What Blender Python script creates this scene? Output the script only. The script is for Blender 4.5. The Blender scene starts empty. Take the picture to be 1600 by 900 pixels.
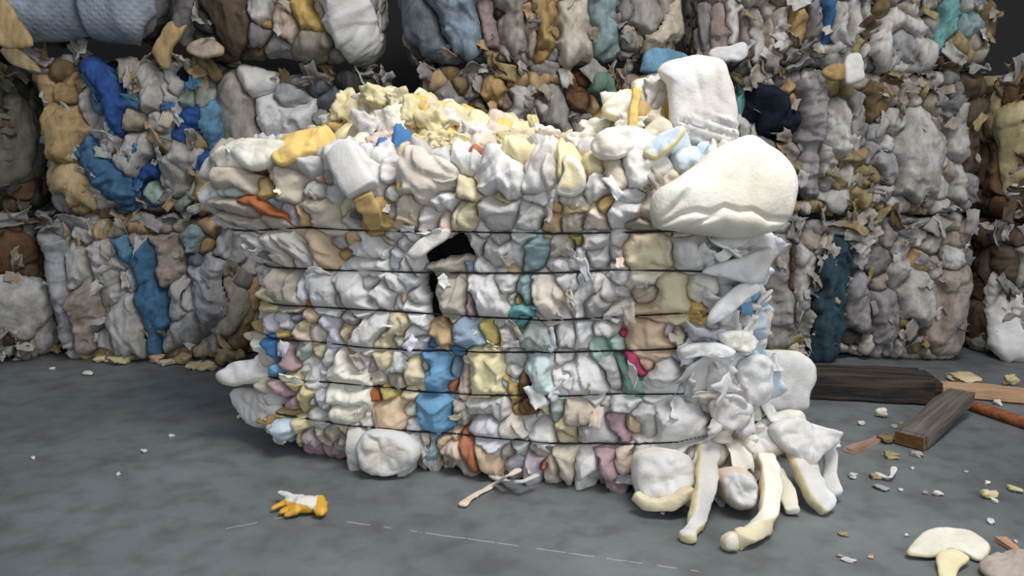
import bpy, bmesh, math, random
import numpy as np
from mathutils import Vector, Matrix

S = bpy.context.scene
COL = S.collection
R = random.Random(11)
# ------------------------------------------------------------------ camera
F = 1300.0; CAMH = 1.2; PITCH = math.radians(10.5)
cd = bpy.data.cameras.new('camera'); cam = bpy.data.objects.new('camera', cd); COL.objects.link(cam)
cd.sensor_width = 36; cd.lens = 36*F/1600; cd.clip_start = .05
cam.location = (0, 0, CAMH); cam.rotation_euler = (math.pi/2 - PITCH, 0, 0)
S.camera = cam
CP, SP = math.cos(PITCH), math.sin(PITCH)
def ray(px, py):
    x = (px-800)/F; y = (450-py)/F
    return Vector((x, CP + y*SP, -SP + y*CP))
def at_y(px, py, Y):
    d = ray(px, py); return Vector((0, 0, CAMH)) + d*(Y/d.y)
def at_z(px, py, Z=0.0):
    d = ray(px, py); return Vector((0, 0, CAMH)) + d*((Z-CAMH)/d.z)
def project(P):
    P = np.asarray(P, float); rel = P - np.array([0, 0, CAMH])
    dep = rel[..., 1]*CP - rel[..., 2]*SP
    up = rel[..., 1]*SP + rel[..., 2]*CP
    return 800 + F*rel[..., 0]/dep, 450 - F*up/dep, dep

# ------------------------------------------------------------------ numpy noise
def _hash(ix, iy, iz, seed):
    h = (ix.astype(np.int64)*374761393 + iy.astype(np.int64)*668265263 + iz.astype(np.int64)*2147483647 + seed*1274126177) & 0xffffffff
    h = ((h ^ (h >> 13))*1274126177) & 0xffffffff
    return h ^ (h >> 16)
def perlin(x, y, z=None, seed=0):
    x = np.asarray(x, float); y = np.asarray(y, float)
    z = np.zeros_like(x) if z is None else np.asarray(z, float)
    x0 = np.floor(x); y0 = np.floor(y); z0 = np.floor(z)
    fx, fy, fz = x-x0, y-y0, z-z0
    u, v, w = [t*t*t*(t*(t*6-15)+10) for t in (fx, fy, fz)]
    out = 0
    for dx in (0, 1):
        for dy in (0, 1):
            for dz in (0, 1):
                h = _hash(x0+dx, y0+dy, z0+dz, seed)
                gx = (h & 255)/127.5-1; gy = ((h >> 8) & 255)/127.5-1; gz = ((h >> 16) & 255)/127.5-1
                g = gx*(fx-dx) + gy*(fy-dy) + gz*(fz-dz)
                out = out + g*(u if dx else 1-u)*(v if dy else 1-v)*(w if dz else 1-w)
    return out
def fbm(x, y, z=None, seed=0, oct=3):
    a, t = 1.0, 0
    for o in range(oct):
        t = t + a*perlin(x*2**o, y*2**o, None if z is None else z*2**o, seed+o*17); a *= .5
    return t
def sst(a, b, x):
    t = np.clip((x-a)/(b-a), 0, 1); return t*t*(3-2*t)

# ------------------------------------------------------------------ materials
def lin(h):
    c = [int(h[i:i+2], 16)/255 for i in (0, 2, 4)]
    return [(v/12.92 if v <= .04045 else ((v+.055)/1.055)**2.4) for v in c]
PAL = dict(
 W='dddcdb', W2='d4d2d0', wc='e0dbd0', lg='cbc9c7', lgb='b9bcc2', gr='a9a6a4', gr2='8f8d8e', gb='b3ab9e', be='cfc4b1', be2='b5aea8',
 cr='ddd1ae', crw='e8e4d6', ye='e7dcae', yo='e6c56e', oc='bb9d64', ocd='857252', ocy='ab9a6e', or_='bd7552', rust='a9602f', br='75583f', brd='6b5c4c',
 ta='c9a97f', pe='dcc2a2', pb='dccabb', pk='b89ba0', pkg='a89794', pkb='b7aaa0', mv='c0b6bf', lv='d3d3dc', mag='b83a68',
 bl='3d78b0', db='2a5cae', sb='6a9fc6', sbl='6fa3c4', stb='4a7ea8', lb='c3d2de', bg='8fa3b8', bgd='79838f', tb='96b0b5', tw='c6d6d8', te='74b0b2', td='3a5361',
 tg='93abae', gw='b5bfba', gn='76998a', mi='b4d2c6', ol='c3b568', nv='1d2836', bk='0b0b0c', dk='4a4846', tn='c9ab78', tnl='cfb78a', ggr='7d7c70', cry='d2c596',
 bw='d4cbc0', core='4a443c', lav='a5a1a5')
MATS = {}
def nodes(name):
    m = bpy.data.materials.new(name); m.use_nodes = True
    nt = m.node_tree; b = nt.nodes['Principled BSDF']
    return m, nt, b
def mat(k, dirty=False):
    """crumpled cloth / foam of one colour, with procedural stains and weave"""
    key = (k, dirty)
    if key in MATS: return MATS[key]
    m, nt, b = nodes(('soiled_cloth_' if dirty else 'cloth_') + k.strip('_'))
    L = nt.links; N = nt.nodes
    c = lin(PAL[k])
    tc = N.new('ShaderNodeTexCoord')
    n1 = N.new('ShaderNodeTexNoise'); n1.inputs['Scale'].default_value = 7; n1.inputs['Detail'].default_value = 6
    n1.inputs['Roughness'].default_value = .6
    L.new(tc.outputs['Object'], n1.inputs['Vector'])
    r = N.new('ShaderNodeValToRGB'); r.color_ramp.elements[0].position = .33; r.color_ramp.elements[1].position = .62
    r.color_ramp.elements[0].color = (c[0]*.80, c[1]*.76, c[2]*.70, 1); r.color_ramp.elements[1].color = (*c, 1)
    L.new(n1.outputs['Fac'], r.inputs['Fac'])
    oi = N.new('ShaderNodeObjectInfo'); mr = N.new('ShaderNodeMapRange')
    mr.inputs['To Min'].default_value = .9; mr.inputs['To Max'].default_value = 1.04
    L.new(oi.outputs['Random'], mr.inputs['Value'])
    if dirty and k not in ('W', 'qg'):                                     # old stock: grimy, with streaks and brown stains
        r.color_ramp.elements[0].color = (c[0]*.50, c[1]*.46, c[2]*.40, 1); r.color_ramp.elements[0].position = .36; r.color_ramp.elements[1].position = .66
        r.color_ramp.elements[1].color = (c[0]*.88, c[1]*.87, c[2]*.86, 1)
        n1.inputs['Scale'].default_value = 9; n1.inputs['Roughness'].default_value = .72
        mp = N.new('ShaderNodeMapping'); mp.inputs['Scale'].default_value = (2.2, 1, .8); L.new(tc.outputs['Object'], mp.inputs['Vector']); L.new(mp.outputs['Vector'], n1.inputs['Vector'])
    hs = N.new('ShaderNodeHueSaturation'); L.new(mr.outputs['Result'], hs.inputs['Value']); L.new(r.outputs['Color'], hs.inputs['Color'])
    hs.inputs['Saturation'].default_value = .92
    L.new(hs.outputs['Color'], b.inputs['Base Color'])
    b.inputs['Roughness'].default_value = .92; b.inputs['Specular IOR Level'].default_value = .15
    n2 = N.new('ShaderNodeTexNoise'); n2.inputs['Scale'].default_value = 90; n2.inputs['Detail'].default_value = 4
    L.new(tc.outputs['Object'], n2.inputs['Vector'])
    bp = N.new('ShaderNodeBump'); bp.inputs['Strength'].default_value = .25; bp.inputs['Distance'].default_value = .008
    L.new(n2.outputs['Fac'], bp.inputs['Height']); L.new(bp.outputs['Normal'], b.inputs['Normal'])
    MATS[key] = m; return m
def mat_quilt():
    if 'quilt' in MATS: return MATS['quilt']
    m, nt, b = nodes('quilted_cloth'); L = nt.links; N = nt.nodes
    tc = N.new('ShaderNodeTexCoord'); w = []
    for a in (.8, -.8):
        mp = N.new('ShaderNodeMapping'); mp.inputs['Rotation'].default_value = (0, a, 0); L.new(tc.outputs['Object'], mp.inputs['Vector'])
        wv = N.new('ShaderNodeTexWave'); wv.inputs['Scale'].default_value = 11; wv.bands_direction = 'X'; wv.inputs['Distortion'].default_value = .6
        L.new(mp.outputs['Vector'], wv.inputs['Vector']); w.append(wv)
    mx = N.new('ShaderNodeMath'); mx.operation = 'MINIMUM'
    L.new(w[0].outputs['Fac'], mx.inputs[0]); L.new(w[1].outputs['Fac'], mx.inputs[1])
    bp = N.new('ShaderNodeBump'); bp.inputs['Strength'].default_value = .25; bp.inputs['Distance'].default_value = .012
    L.new(mx.outputs[0], bp.inputs['Height']); L.new(bp.outputs['Normal'], b.inputs['Normal'])
    n = N.new('ShaderNodeTexNoise'); n.inputs['Scale'].default_value = 9; L.new(tc.outputs['Object'], n.inputs['Vector'])
    r = N.new('ShaderNodeValToRGB'); a = lin('7d8793'); c = lin('a3acb8')
    r.color_ramp.elements[0].color = (*a, 1); r.color_ramp.elements[1].color = (*c, 1)
    r.color_ramp.elements[0].position = .35; r.color_ramp.elements[1].position = .65
    L.new(n.outputs['Fac'], r.inputs['Fac']); L.new(r.outputs['Color'], b.inputs['Base Color'])
    b.inputs['Roughness'].default_value = .75
    MATS['quilt'] = m; return m
def getmat(k, dirty=False): return mat_quilt() if k == 'qg' else mat(k, dirty)
def mat_wood(name, c0, c1, sc=(3, 40, 40)):
    m, nt, b = nodes(name); L = nt.links; N = nt.nodes
    tc = N.new('ShaderNodeTexCoord'); mp = N.new('ShaderNodeMapping'); mp.inputs['Scale'].default_value = sc
    L.new(tc.outputs['Object'], mp.inputs['Vector'])
    n = N.new('ShaderNodeTexNoise'); n.inputs['Scale'].default_value = 1; n.inputs['Detail'].default_value = 6; L.new(mp.outputs['Vector'], n.inputs['Vector'])
    r = N.new('ShaderNodeValToRGB'); r.color_ramp.elements[0].color = (*lin(c0), 1); r.color_ramp.elements[1].color = (*lin(c1), 1)
    r.color_ramp.elements[0].position = .42; r.color_ramp.elements[1].position = .75
    L.new(n.outputs['Fac'], r.inputs['Fac']); L.new(r.outputs['Color'], b.inputs['Base Color'])
    bp = N.new('ShaderNodeBump'); bp.inputs['Strength'].default_value = .6; bp.inputs['Distance'].default_value = .01
    L.new(n.outputs['Fac'], bp.inputs['Height']); L.new(bp.outputs['Normal'], b.inputs['Normal'])
    b.inputs['Roughness'].default_value = .8
    return m
def mat_plain(name, h, rough=.6):
    m, nt, b = nodes(name); L = nt.links; N = nt.nodes
    n = N.new('ShaderNodeTexNoise'); n.inputs['Scale'].default_value = 30
    tc = N.new('ShaderNodeTexCoord'); L.new(tc.outputs['Object'], n.inputs['Vector'])
    r = N.new('ShaderNodeValToRGB'); c = lin(h)
    r.color_ramp.elements[0].color = (*[v*.8 for v in c], 1); r.color_ramp.elements[1].color = (*c, 1)
    L.new(n.outputs['Fac'], r.inputs['Fac']); L.new(r.outputs['Color'], b.inputs['Base Color'])
    b.inputs['Roughness'].default_value = rough
    return m

# ------------------------------------------------------------------ object helpers
def tag(o, label=None, cat=None, group=None, kind=None):
    if label: o['label'] = label
    if cat: o['category'] = cat
    if group: o['group'] = group
    if kind: o['kind'] = kind
    return o
def obj_np(name, V, faces, mats, parent=None, fm=None, smooth=True):
    me = bpy.data.meshes.new(name); me.from_pydata([tuple(v) for v in V], [], faces)
    for m in mats: me.materials.append(m)
    if fm is not None: me.polygons.foreach_set('material_index', np.asarray(fm, np.int32))
    if smooth: me.polygons.foreach_set('use_smooth', np.ones(len(me.polygons), bool))
    me.update()
    o = bpy.data.objects.new(name, me); COL.objects.link(o)
    if parent: o.parent = parent
    return o
def empty(name, loc, rz=0):
    o = bpy.data.objects.new(name, None); COL.objects.link(o); o.location = loc; o.rotation_euler = (0, 0, rz); o.empty_display_size = .1
    return o
NAMES = {}
for k in ('W', 'W2', 'wc', 'tw', 'lv'): NAMES[k] = 'batting_wad'
for k in ('lg', 'lgb', 'gr', 'gr2', 'gb', 'be2', 'bw', 'lav', 'pkb', 'pkg', 'ggr', 'dk', 'qg', 'bgd'): NAMES[k] = 'blanket_wad'
for k in ('cr', 'crw', 'ye', 'yo', 'oc', 'ocd', 'ocy', 'cry', 'pe', 'ta', 'be', 'pb', 'tn', 'tnl', 'ol'): NAMES[k] = 'foam_wad'
def kindname(k): return NAMES.get(k, 'cloth_wad')

# ------------------------------------------------------------------ bales of pressed wads
class Bale:
    def __init__(s, name, c, yaw, L, D, H, z0, rc, rz, step, side, warp=None, seed=0, bulge=.03):
        s.root = empty(name, (c[0], c[1], z0), yaw); s.L, s.D, s.H = L, D, H; s.seed = seed
        s.mw = Matrix.Translation((c[0], c[1], z0)) @ Matrix.Rotation(yaw, 4, 'Z')
        a = L/2-rc; arc = rc*math.pi/2; umax = a+arc+min(side, D-2*rc)
        qmax = min(rc*.95, .2); varc = rz*math.pi/2
        vs0, vs1 = -(varc + max(0, qmax-rz)), (H-2*rz) + varc + max(0, qmax-rz)
        nu = int(2*umax/step); nv = int((vs1-vs0)/step)
        s.u = np.linspace(-umax, umax, nu); s.v = np.linspace(vs0, vs1, nv)
        U, V = np.meshgrid(s.u, s.v, indexing='ij'); s.U, s.V = U, V
        sg = np.sign(U); au = np.abs(U); ph = np.clip((au-a)/rc, 0, math.pi/2); ext = np.maximum(au-a-arc, 0)
        px = sg*(np.minimum(au, a) + rc*np.sin(ph)); py = rc*(1-np.cos(ph)) + ext
        nx = sg*np.sin(ph); ny = -np.cos(ph)
        Hs = H-2*rz
        vt = np.clip((V-Hs)/rz, 0, math.pi/2); vb = np.clip(-V/rz, 0, math.pi/2)
        q = rz*(1-np.cos(vt)) + rz*(1-np.cos(vb)) + np.maximum(V-Hs-varc, 0) + np.maximum(-V-varc, 0)
        z = rz + np.clip(V, 0, Hs) + rz*np.sin(vt) - rz*np.sin(vb)
        nh = np.cos(vt)*np.cos(vb); nz = np.sin(vt)-np.sin(vb)
        P = np.stack([px-nx*q, py-ny*q, z], -1); Nn = np.stack([nx*nh, ny*nh, nz], -1)
        b = bulge*(fbm(U*2.2+seed*3.1, V*2.2, seed=seed, oct=2)) 
        P = P + Nn*b[..., None]
        if warp: P = warp(P)
        s.P, s.N = P, Nn
        mw = np.array(s.mw); PW = P @ mw[:3, :3].T + mw[:3, 3]; NW = Nn @ mw[:3, :3].T
        X, Y, dep = project(PW)
        view = PW - np.array([0, 0, CAMH])
        s.X, s.Y = X, Y; s.vis = (np.sum(view*NW, -1) < 0)
        s.PW, s.NW = PW, NW
        s.scale = F/np.median(dep[s.vis]) if s.vis.any() else 300.
        s.pieces = []
    def uv(s, x, y):
        d = (s.X-x)**2 + (s.Y-y)**2 + np.where(s.vis, 0, 1e9)
        i = np.unravel_index(np.argmin(d), d.shape); return s.U[i], s.V[i]
    def point(s, x, y, off=0):
        d = (s.X-x)**2 + (s.Y-y)**2 + np.where(s.vis, 0, 1e9)
        i = np.unravel_index(np.argmin(d), d.shape)
        return Vector(s.PW[i] + s.NW[i]*off), Vector(s.NW[i])
    def add(s, *spec):
        """each spec: (x,y[,x,y...], half width in px, colour[, lift in m])"""
        for sp in spec:
            k = next(i for i, t in enumerate(sp) if isinstance(t, str))
            pts = [s.uv(sp[i], sp[i+1]) for i in range(0, k-1, 2)]
            lift = (sp[k+1] if len(sp) > k+1 else 0) + R.uniform(-.018, .018)
            s.pieces.append(dict(p=pts, r=sp[k-1]/s.scale, c=sp[k], lift=lift, ang=R.uniform(-.55, .55)+math.pi/2*(R.random() < .8), fill=False))
    def build(s, pal, fill_r=.022, gap=.03, warpamp=.012, amp=1.0, wires=None, vert=True, stuff_name='shredded_scraps', wad_max=.06, shreds=70):
        U, V = s.U, s.V; sd = s.seed
        wu = U + warpamp*(fbm(U*11+5, V*11, seed=sd+1, oct=4)*1.9); wv = V + warpamp*(fbm(U*11, V*11+9, seed=sd+2, oct=4)*1.9)
        wu = wu + .0035*fbm(U*48, V*48, seed=sd+3, oct=2); wv = wv + .0035*fbm(U*48+4, V*48, seed=sd+4, oct=2)
        crev = np.clip(.5+1.6*perlin(U*9, V*9, seed=sd+6), 0, 1)
        def dist(pc):
            p = pc['p']
            if len(p) == 1: return np.hypot(wu-p[0][0], wv-p[0][1]) - pc['r']
            d = None
            for (ax, ay), (bx, by) in zip(p[:-1], p[1:]):
                vx, vy = bx-ax, by-ay; l2 = vx*vx+vy*vy+1e-9
                t = np.clip(((wu-ax)*vx+(wv-ay)*vy)/l2, 0, 1)
                e = np.hypot(wu-ax-t*vx, wv-ay-t*vy); d = e if d is None else np.minimum(d, e)
            return d - pc['r']
        D = [dist(p).astype(np.float32) for p in s.pieces]
        m = np.min(D, 0) if D else np.full(U.shape, 9., np.float32)
        rng = np.random.RandomState(sd+7); n = 0
        while n < 400:                                  # fill what is left with small wads
            idx = np.flatnonzero(m > gap)
            if not len(idx): break
            i = idx[rng.randint(len(idx))]; n += 1
            pc = dict(p=[(wu.flat[i], wv.flat[i])], r=fill_r*rng.uniform(.5, 1.4), c=pal[rng.randint(len(pal))], lift=rng.uniform(-.015, .005),
                      ang=rng.uniform(0, 3), fill=True)
            if len(D) and rng.rand() < .55: pc['c'] = s.pieces[int(np.argmin([d_.flat[i] for d_ in D]))]['c']
            if pc['c'] in ('qg', 'bk', 'sb', 'db', 'nv', 'mag', 'or_', 'stb', 'td'): pc['c'] = pal[0]
            a = rng.uniform(1.1, 2.0) if vert else rng.uniform(.9, 2.2); l = rng.uniform(.02, .16 if vert else .06)
            pc['p'].append((pc['p'][0][0]+l*math.cos(a), pc['p'][0][1]+l*math.sin(a)))
            s.pieces.append(pc); d = dist(pc).astype(np.float32); D.append(d); m = np.minimum(m, d)
        D = np.array(D); lab = np.argmin(D, 0)
        srt = np.partition(D, 1, axis=0); m1, m2 = srt[0], srt[1]
        # wire pinch
        lim = None
        if wires:
            wd = np.full(U.shape, 9.)
            for vw in wires: wd = np.minimum(wd, np.abs(V - vw(U)))
            lim = -.012 + .085*np.sqrt(np.clip(1-(1-np.clip(wd/.075, 0, 1))**2, 0, 1)) + np.maximum(wd-.075, 0)
            s.wd = wd
        nu, nv = U.shape
        stuffV, stuffF, stuffM, stuffMats = [], [], [], []
        for i, pc in enumerate(s.pieces):
            si = np.where(lab == i, m2-m1, m1-D[i])
            sub = si > -.03
            if sub.sum() < 12: continue
            ii = np.argwhere(sub); a0, b0 = ii.min(0); a1, b1 = ii.max(0)+1
            sl = (slice(a0, a1), slice(b0, b1)); sub = sub[sl]; st = si[sl]/2
            rin = max(float(st.max()), .008); u, v = U[sl], V[sl]
            rp = random.Random(sd*1000+i); foam = kindname(pc['c']) == 'foam_wad'; smooth = pc['c'] in ('qg',)
            x = np.clip(st/(min(rin, .07)*.9), 0, 1)
            A = min(wad_max, .62*rin+.010)*amp
            h = A*(1-(1-x)**(2.2 if foam else 2.8)) + pc['lift'] + np.where(st < 0, st*3.5, 0)
            h = h - (.034 if vert else .022)*crev[sl]*np.exp(-(np.maximum(st, 0)/.007)**2)
            ca, sa = math.cos(pc['ang']), math.sin(pc['ang'])
            al = u*ca+v*sa; ac = -u*sa+v*ca                       # folds run along al
            e = sst(-.004, rin*.3, st)
            # each wad leans: one rim rides over its neighbour, the other tucks under
            um, vm = u[st > 0].mean(), v[st > 0].mean(); ta = rp.uniform(0, 6.3)
            h = h + np.clip(((u-um)*math.cos(ta)+(v-vm)*math.sin(ta))*rp.uniform(.05, .6), -.035, .035)
            sz = max(.03, min(rin*1.5, .085))
            wz = fbm(al*5+i, ac*7, seed=sd+i, oct=2)*.045
            pl = perlin(al*.28/sz+i*1.7, (ac+wz)/sz, seed=sd+i*3)                    # pleats
            pl = (1-np.abs(pl)*2.2)
            puff = np.abs(perlin(al*.6/sz+i, (ac+wz)/sz+3, seed=sd+i*7))*2
            k1 = rp.random()
            if smooth: pl = pl*.15; puff = puff*.1
            h = h + sz*(.34*k1*(pl-.4) + .36*(1-k1)*(puff-.5))*e*(.55 if foam else 1)
            # overlapping layers inside the wad
            if not smooth:
                for q in range(2):
                    t = fbm((al+wz)*rp.uniform(2, 6)+q*9+i, (ac-wz)*rp.uniform(6, 12)+i*.3, seed=sd+i*11+q, oct=2) + rp.uniform(-.1, .1)
                    h = h + min(.016, rin*.4)*(sst(-.02, .03, t)-.5)*e
            cr = np.abs(perlin((al+wz)*16+i, (ac+wz*.6)*30, seed=sd+i*5+1)) + .5*np.abs(perlin((ac-wz)*40, (al+wz)*34+i, seed=sd+i*13))
            h = h + (cr-.3)*(.004 if smooth else .010 if foam else .015)*e
            if lim is not None:
                L = lim[sl]; k = .012; hh = np.clip(.5+.5*(L-h)/k, 0, 1); h = L*(1-hh)+h*hh-k*hh*(1-hh)
            if vert: h = h*(1-.75*np.abs(s.N[sl][..., 2])**2)*(1-.6*np.abs(s.N[sl][..., 0]))   # packed against its neighbours
            pos = s.P[sl] + s.N[sl]*h[..., None]
            idm = -np.ones(sub.shape, int); idm[sub] = np.arange(sub.sum()); Vt = pos[sub]
            q = sub[:-1, :-1] & sub[1:, :-1] & sub[1:, 1:] & sub[:-1, 1:]
            Fq = np.stack([idm[:-1, :-1][q], idm[1:, :-1][q], idm[1:, 1:][q], idm[:-1, 1:][q]], -1)
            if not len(Fq): continue
            # close the back: skirt + fan
            ed = np.concatenate([Fq[:, [0, 1]], Fq[:, [1, 2]], Fq[:, [2, 3]], Fq[:, [3, 0]]])
            key = {}
            es = set(map(tuple, ed.tolist()))
            bd = [(p, r_) for p, r_ in es if (r_, p) not in es]
            bv = sorted({p for e_ in bd for p in e_}); Nrm = s.N[sl][sub]
            bmap = {p: len(Vt)+k for k, p in enumerate(bv)}
            cen = Vt.mean(0) - Nrm.mean(0)*.09
            back = np.array([Vt[p]*.8 + (Vt.mean(0))*.2 - Nrm[p]*.05 for p in bv])
            Vt = np.concatenate([Vt, back, cen[None]]); cI = len(Vt)-1
            faces = Fq.tolist() + [(r_, p, bmap[p], bmap[r_]) for p, r_ in bd] + [(bmap[r_], bmap[p], cI) for p, r_ in bd]
            if pc['fill'] and rin < .022:
                base = sum(len(t) for t in stuffV)
                mk = pc['c']
                if mk not in stuffMats: stuffMats.append(mk)
                stuffV.append(Vt); stuffF += [[t+base for t in f_] for f_ in faces]; stuffM += [stuffMats.index(mk)]*len(faces)
            else:
                obj_np(kindname(pc['c']), Vt, faces, [getmat(pc['c'], vert)], s.root)
        if stuffV:
            o = obj_np(stuff_name, np.concatenate(stuffV), stuffF, [getmat(k, vert) for k in stuffMats], s.root, stuffM); o['kind'] = 'stuff'
        if shreds: s.shred(shreds, pal, rng, vert)
        # pressed core
        bm = bmesh.new(); bmesh.ops.create_cube(bm, size=1)
        for vtx in bm.verts: vtx.co = Vector((vtx.co.x*(s.L-.14), vtx.co.y*(s.D-.12)+s.D/2, vtx.co.z*(s.H-.14)+s.H/2))
        bmesh.ops.bevel(bm, geom=bm.edges[:], offset=.09, segments=3, affect='EDGES')
        me = bpy.data.meshes.new('pressed_core'); bm.to_mesh(me); bm.free(); me.materials.append(mat('core'))
        o = bpy.data.objects.new('pressed_core', me); COL.objects.link(o); o.parent = s.root

def sheet_mesh(c, n, size, rng, asp=None):
    '''one torn curled sheet of foam or cloth with thickness'''
    c = np.asarray(c, float); n = np.asarray(n, float); n = n/np.linalg.norm(n); g = 9
    a = np.cross(n, rng.normal(size=3)); a /= np.linalg.norm(a); b = np.cross(n, a)
    t = np.linspace(-1, 1, g); X, Y = np.meshgrid(t, t, indexing='ij')
    sd = int(rng.randint(9999)); r = np.maximum(np.abs(X), np.abs(Y))+1e-6; th = np.arctan2(Y, X)
    rag = 1 + .45*fbm(np.cos(th)*1.3+sd*.01, np.sin(th)*1.3, seed=sd, oct=2)*r
    x = X*rag*size*.5*(asp or rng.uniform(.9, 1.6)); y = Y*rag*size*.5*rng.uniform(.5, .9)
    cu, cv = rng.uniform(-9, 9, 2)
    z = cu*x*x*.6 + cv*y*y*.6 + size*.35*fbm(X*.9+sd*.1, Y*.9, seed=sd+1, oct=2) + size*.12*np.abs(perlin(X*2.2, Y*2.2+sd, seed=sd+2))
    lim = size*.55; z = np.clip(z, -lim, lim)
    top = c + x[..., None]*a + y[..., None]*b + z[..., None]*n
    hw = size*rng.uniform(.03, .12) * np.clip((1-r)*3+.35, .35, 1)
    V = np.concatenate([(top+hw[..., None]*n*.5).reshape(-1, 3), (top-hw[..., None]*n*.5).reshape(-1, 3)]); I = np.arange(g*g).reshape(g, g)
    f = np.stack([I[:-1, :-1], I[1:, :-1], I[1:, 1:], I[:-1, 1:]], -1).reshape(-1, 4)
    F_ = f.tolist() + (f[:, ::-1]+g*g).tolist()
    bd = [I[i, 0] for i in range(g)] + [I[-1, j] for j in range(1, g)] + [I[i, -1] for i in range(g-2, -1, -1)] + [I[0, j] for j in range(g-2, 0, -1)]
    for p, q in zip(bd, bd[1:]+bd[:1]): F_.append([q, p, p+g*g, q+g*g])
    return V, F_
def _shred(s, count, pal, rng, vert):
    ok = np.flatnonzero(s.vis & (np.abs(s.N[..., 2]) < (.5 if vert else .9)) & (np.abs(s.N[..., 0]) < .6) & (s.X > -60) & (s.X < 1660) & (s.Y > -60)); VV, FF, MM, ms, base = [], [], [], [], 0
    for k in range(count):
        i = ok[rng.randint(len(ok))]; P = s.P.reshape(-1, 3)[i]; N = s.N.reshape(-1, 3)[i]
        n = N + rng.normal(size=3)*.7
        V, f = sheet_mesh(P+N*rng.uniform(.015, .055), n, rng.uniform(.03, .10 if vert else .07), rng)
        col = pal[rng.randint(len(pal))]
        if col not in ms: ms.append(col)
        VV.append(V); FF += [[t+base for t in q] for q in f]; MM += [ms.index(col)]*len(f); base += len(V)
    if vert:                                        # foam shreds caught in the seam along the upper edge
        ok = np.flatnonzero((s.N[..., 2] > .25) & (s.N[..., 2] < .95) & (s.N[..., 1] < -.1) & (s.X > -60) & (s.X < 1660))
        for k in range(int(17*s.L)):
            i = ok[rng.randint(len(ok))]; P = s.P.reshape(-1, 3)[i]; N = s.N.reshape(-1, 3)[i]
            V, f = sheet_mesh(P+N*rng.uniform(.03, .06), N*.4+rng.normal(size=3), rng.uniform(.06, .13), rng)
            col = ['ocy', 'gb', 'be', 'lg', 'ocd', 'gr', 'gr', 'lav'][rng.randint(8)]
            if col not in ms: ms.append(col)
            VV.append(V); FF += [[t+base for t in q] for q in f]; MM += [ms.index(col)]*len(f); base += len(V)
    o = obj_np('torn_shreds', np.concatenate(VV), FF, [getmat(k, vert) for k in ms], s.root, MM); o['kind'] = 'stuff'
Bale.shred = _shred

# ------------------------------------------------------------------ loose pieces
def to_local(V, parent):
    if parent is None: return V
    mi = np.array((Matrix.Translation(parent.location) @ parent.rotation_euler.to_matrix().to_4x4()).inverted())
    return np.asarray(V) @ mi[:3, :3].T + mi[:3, 3]
def resample(poly, n):
    P = np.array(poly, float); Q = np.roll(P, -1, 0); # smooth closed catmull-rom
    k = len(P); out = []
    for t in np.linspace(0, k, n, endpoint=False):
        i = int(t); f = t-i; p0, p1, p2, p3 = P[i-1], P[i], P[(i+1) % k], P[(i+2) % k]
        out.append(.5*((2*p1)+(-p0+p2)*f+(2*p0-5*p1+4*p2-p3)*f*f+(-p0+3*p1-3*p2+p3)*f**3))
    return np.array(out)
def pad(name, poly, p0, nrm, thick, mats, parent=None, seed=0, wr=.012, edge=.8, wfreq=9, flat=.35, bend=None, centre=None, rag=.10, res=(72, 14)):
    """cushion whose outline is a traced polygon, standing on the plane p0/nrm with its own thickness"""
    nrm = Vector(nrm).normalized(); n, rings = res
    o0 = Vector((0, 0, CAMH)); P3 = []
    for x, y in resample(poly, n):
        d = ray(x, y); t = (Vector(p0)-o0).dot(nrm)/d.dot(nrm); P3.append(o0+d*t)
    B = np.array(P3); c = B.mean(0) if centre is None else np.array(o0 + ray(*centre)*((Vector(p0)-o0).dot(nrm)/ray(*centre).dot(nrm)))
    N = np.array(nrm); V = []; T = []
    sz_ = np.linalg.norm(B-c, axis=1).mean()
    jit = fbm(B[:, 0]*9+seed, B[:, 2]*9, B[:, 1]*9, seed=seed+2, oct=3)*rag
    B = c + (B-c)*(1+jit)[:, None]
    for side in (1, -1):
        for r in range(rings+1 if side == 1 else rings):
            t = 1 - r/rings if side == 1 else r/rings
            tt = t
            prof = max(0, 1-tt**(2/flat if flat < 1 else 2))**.5
            ring = c + (B-c)*(tt if tt > 0 else 1e-4)
            V.append(ring + N*(side*thick/2*prof)); T += [(side, tt)]*n
    # order: side 1 edge->centre ; side -1 centre->edge(excluded)
    V = np.concatenate(V); T = np.array(T)
    f = np.abs(fbm(V[:, 0]*wfreq+seed, V[:, 2]*wfreq*.7+V[:, 1]*wfreq*.5, V[:, 1]*wfreq, seed=seed, oct=3)) - .2
    g = fbm(V[:, 0]*3+seed, V[:, 2]*3, V[:, 1]*3, seed=seed+5, oct=2)
    hh = np.abs(perlin(V[:, 0]*wfreq*2.3+seed*2+g*.6, V[:, 2]*wfreq*1.6+g, V[:, 1]*wfreq*2, seed=seed+9)) - .2
    V = V + N*((f*wr*2 + g*wr*1.5 + hh*wr*1.3)*np.where(T[:, 0] > 0, 1, .4))[:, None]
    if bend is not None: V = np.array([bend(Vector(v)) for v in V])
    nr = 2*rings+1; faces, fm = [], []
    for r in range(nr-1):
        if r == rings: continue
        for j in range(n):
            faces.append((r*n+j, r*n+(j+1) % n, (r+1)*n+(j+1) % n, (r+1)*n+j))
            tt = T[r*n][1]; sd = T[r*n][0]
            fm.append(1 if (len(mats) > 1 and (tt > edge or sd < 0)) else 0)
    r = nr-1
    for j in range(n):
        faces.append((r*n+j, r*n+(j+1) % n, (j+1) % n, j)); fm.append(1 if len(mats) > 1 else 0)
    return obj_np(name, to_local(V, parent), faces, mats, parent, fm)
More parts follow.
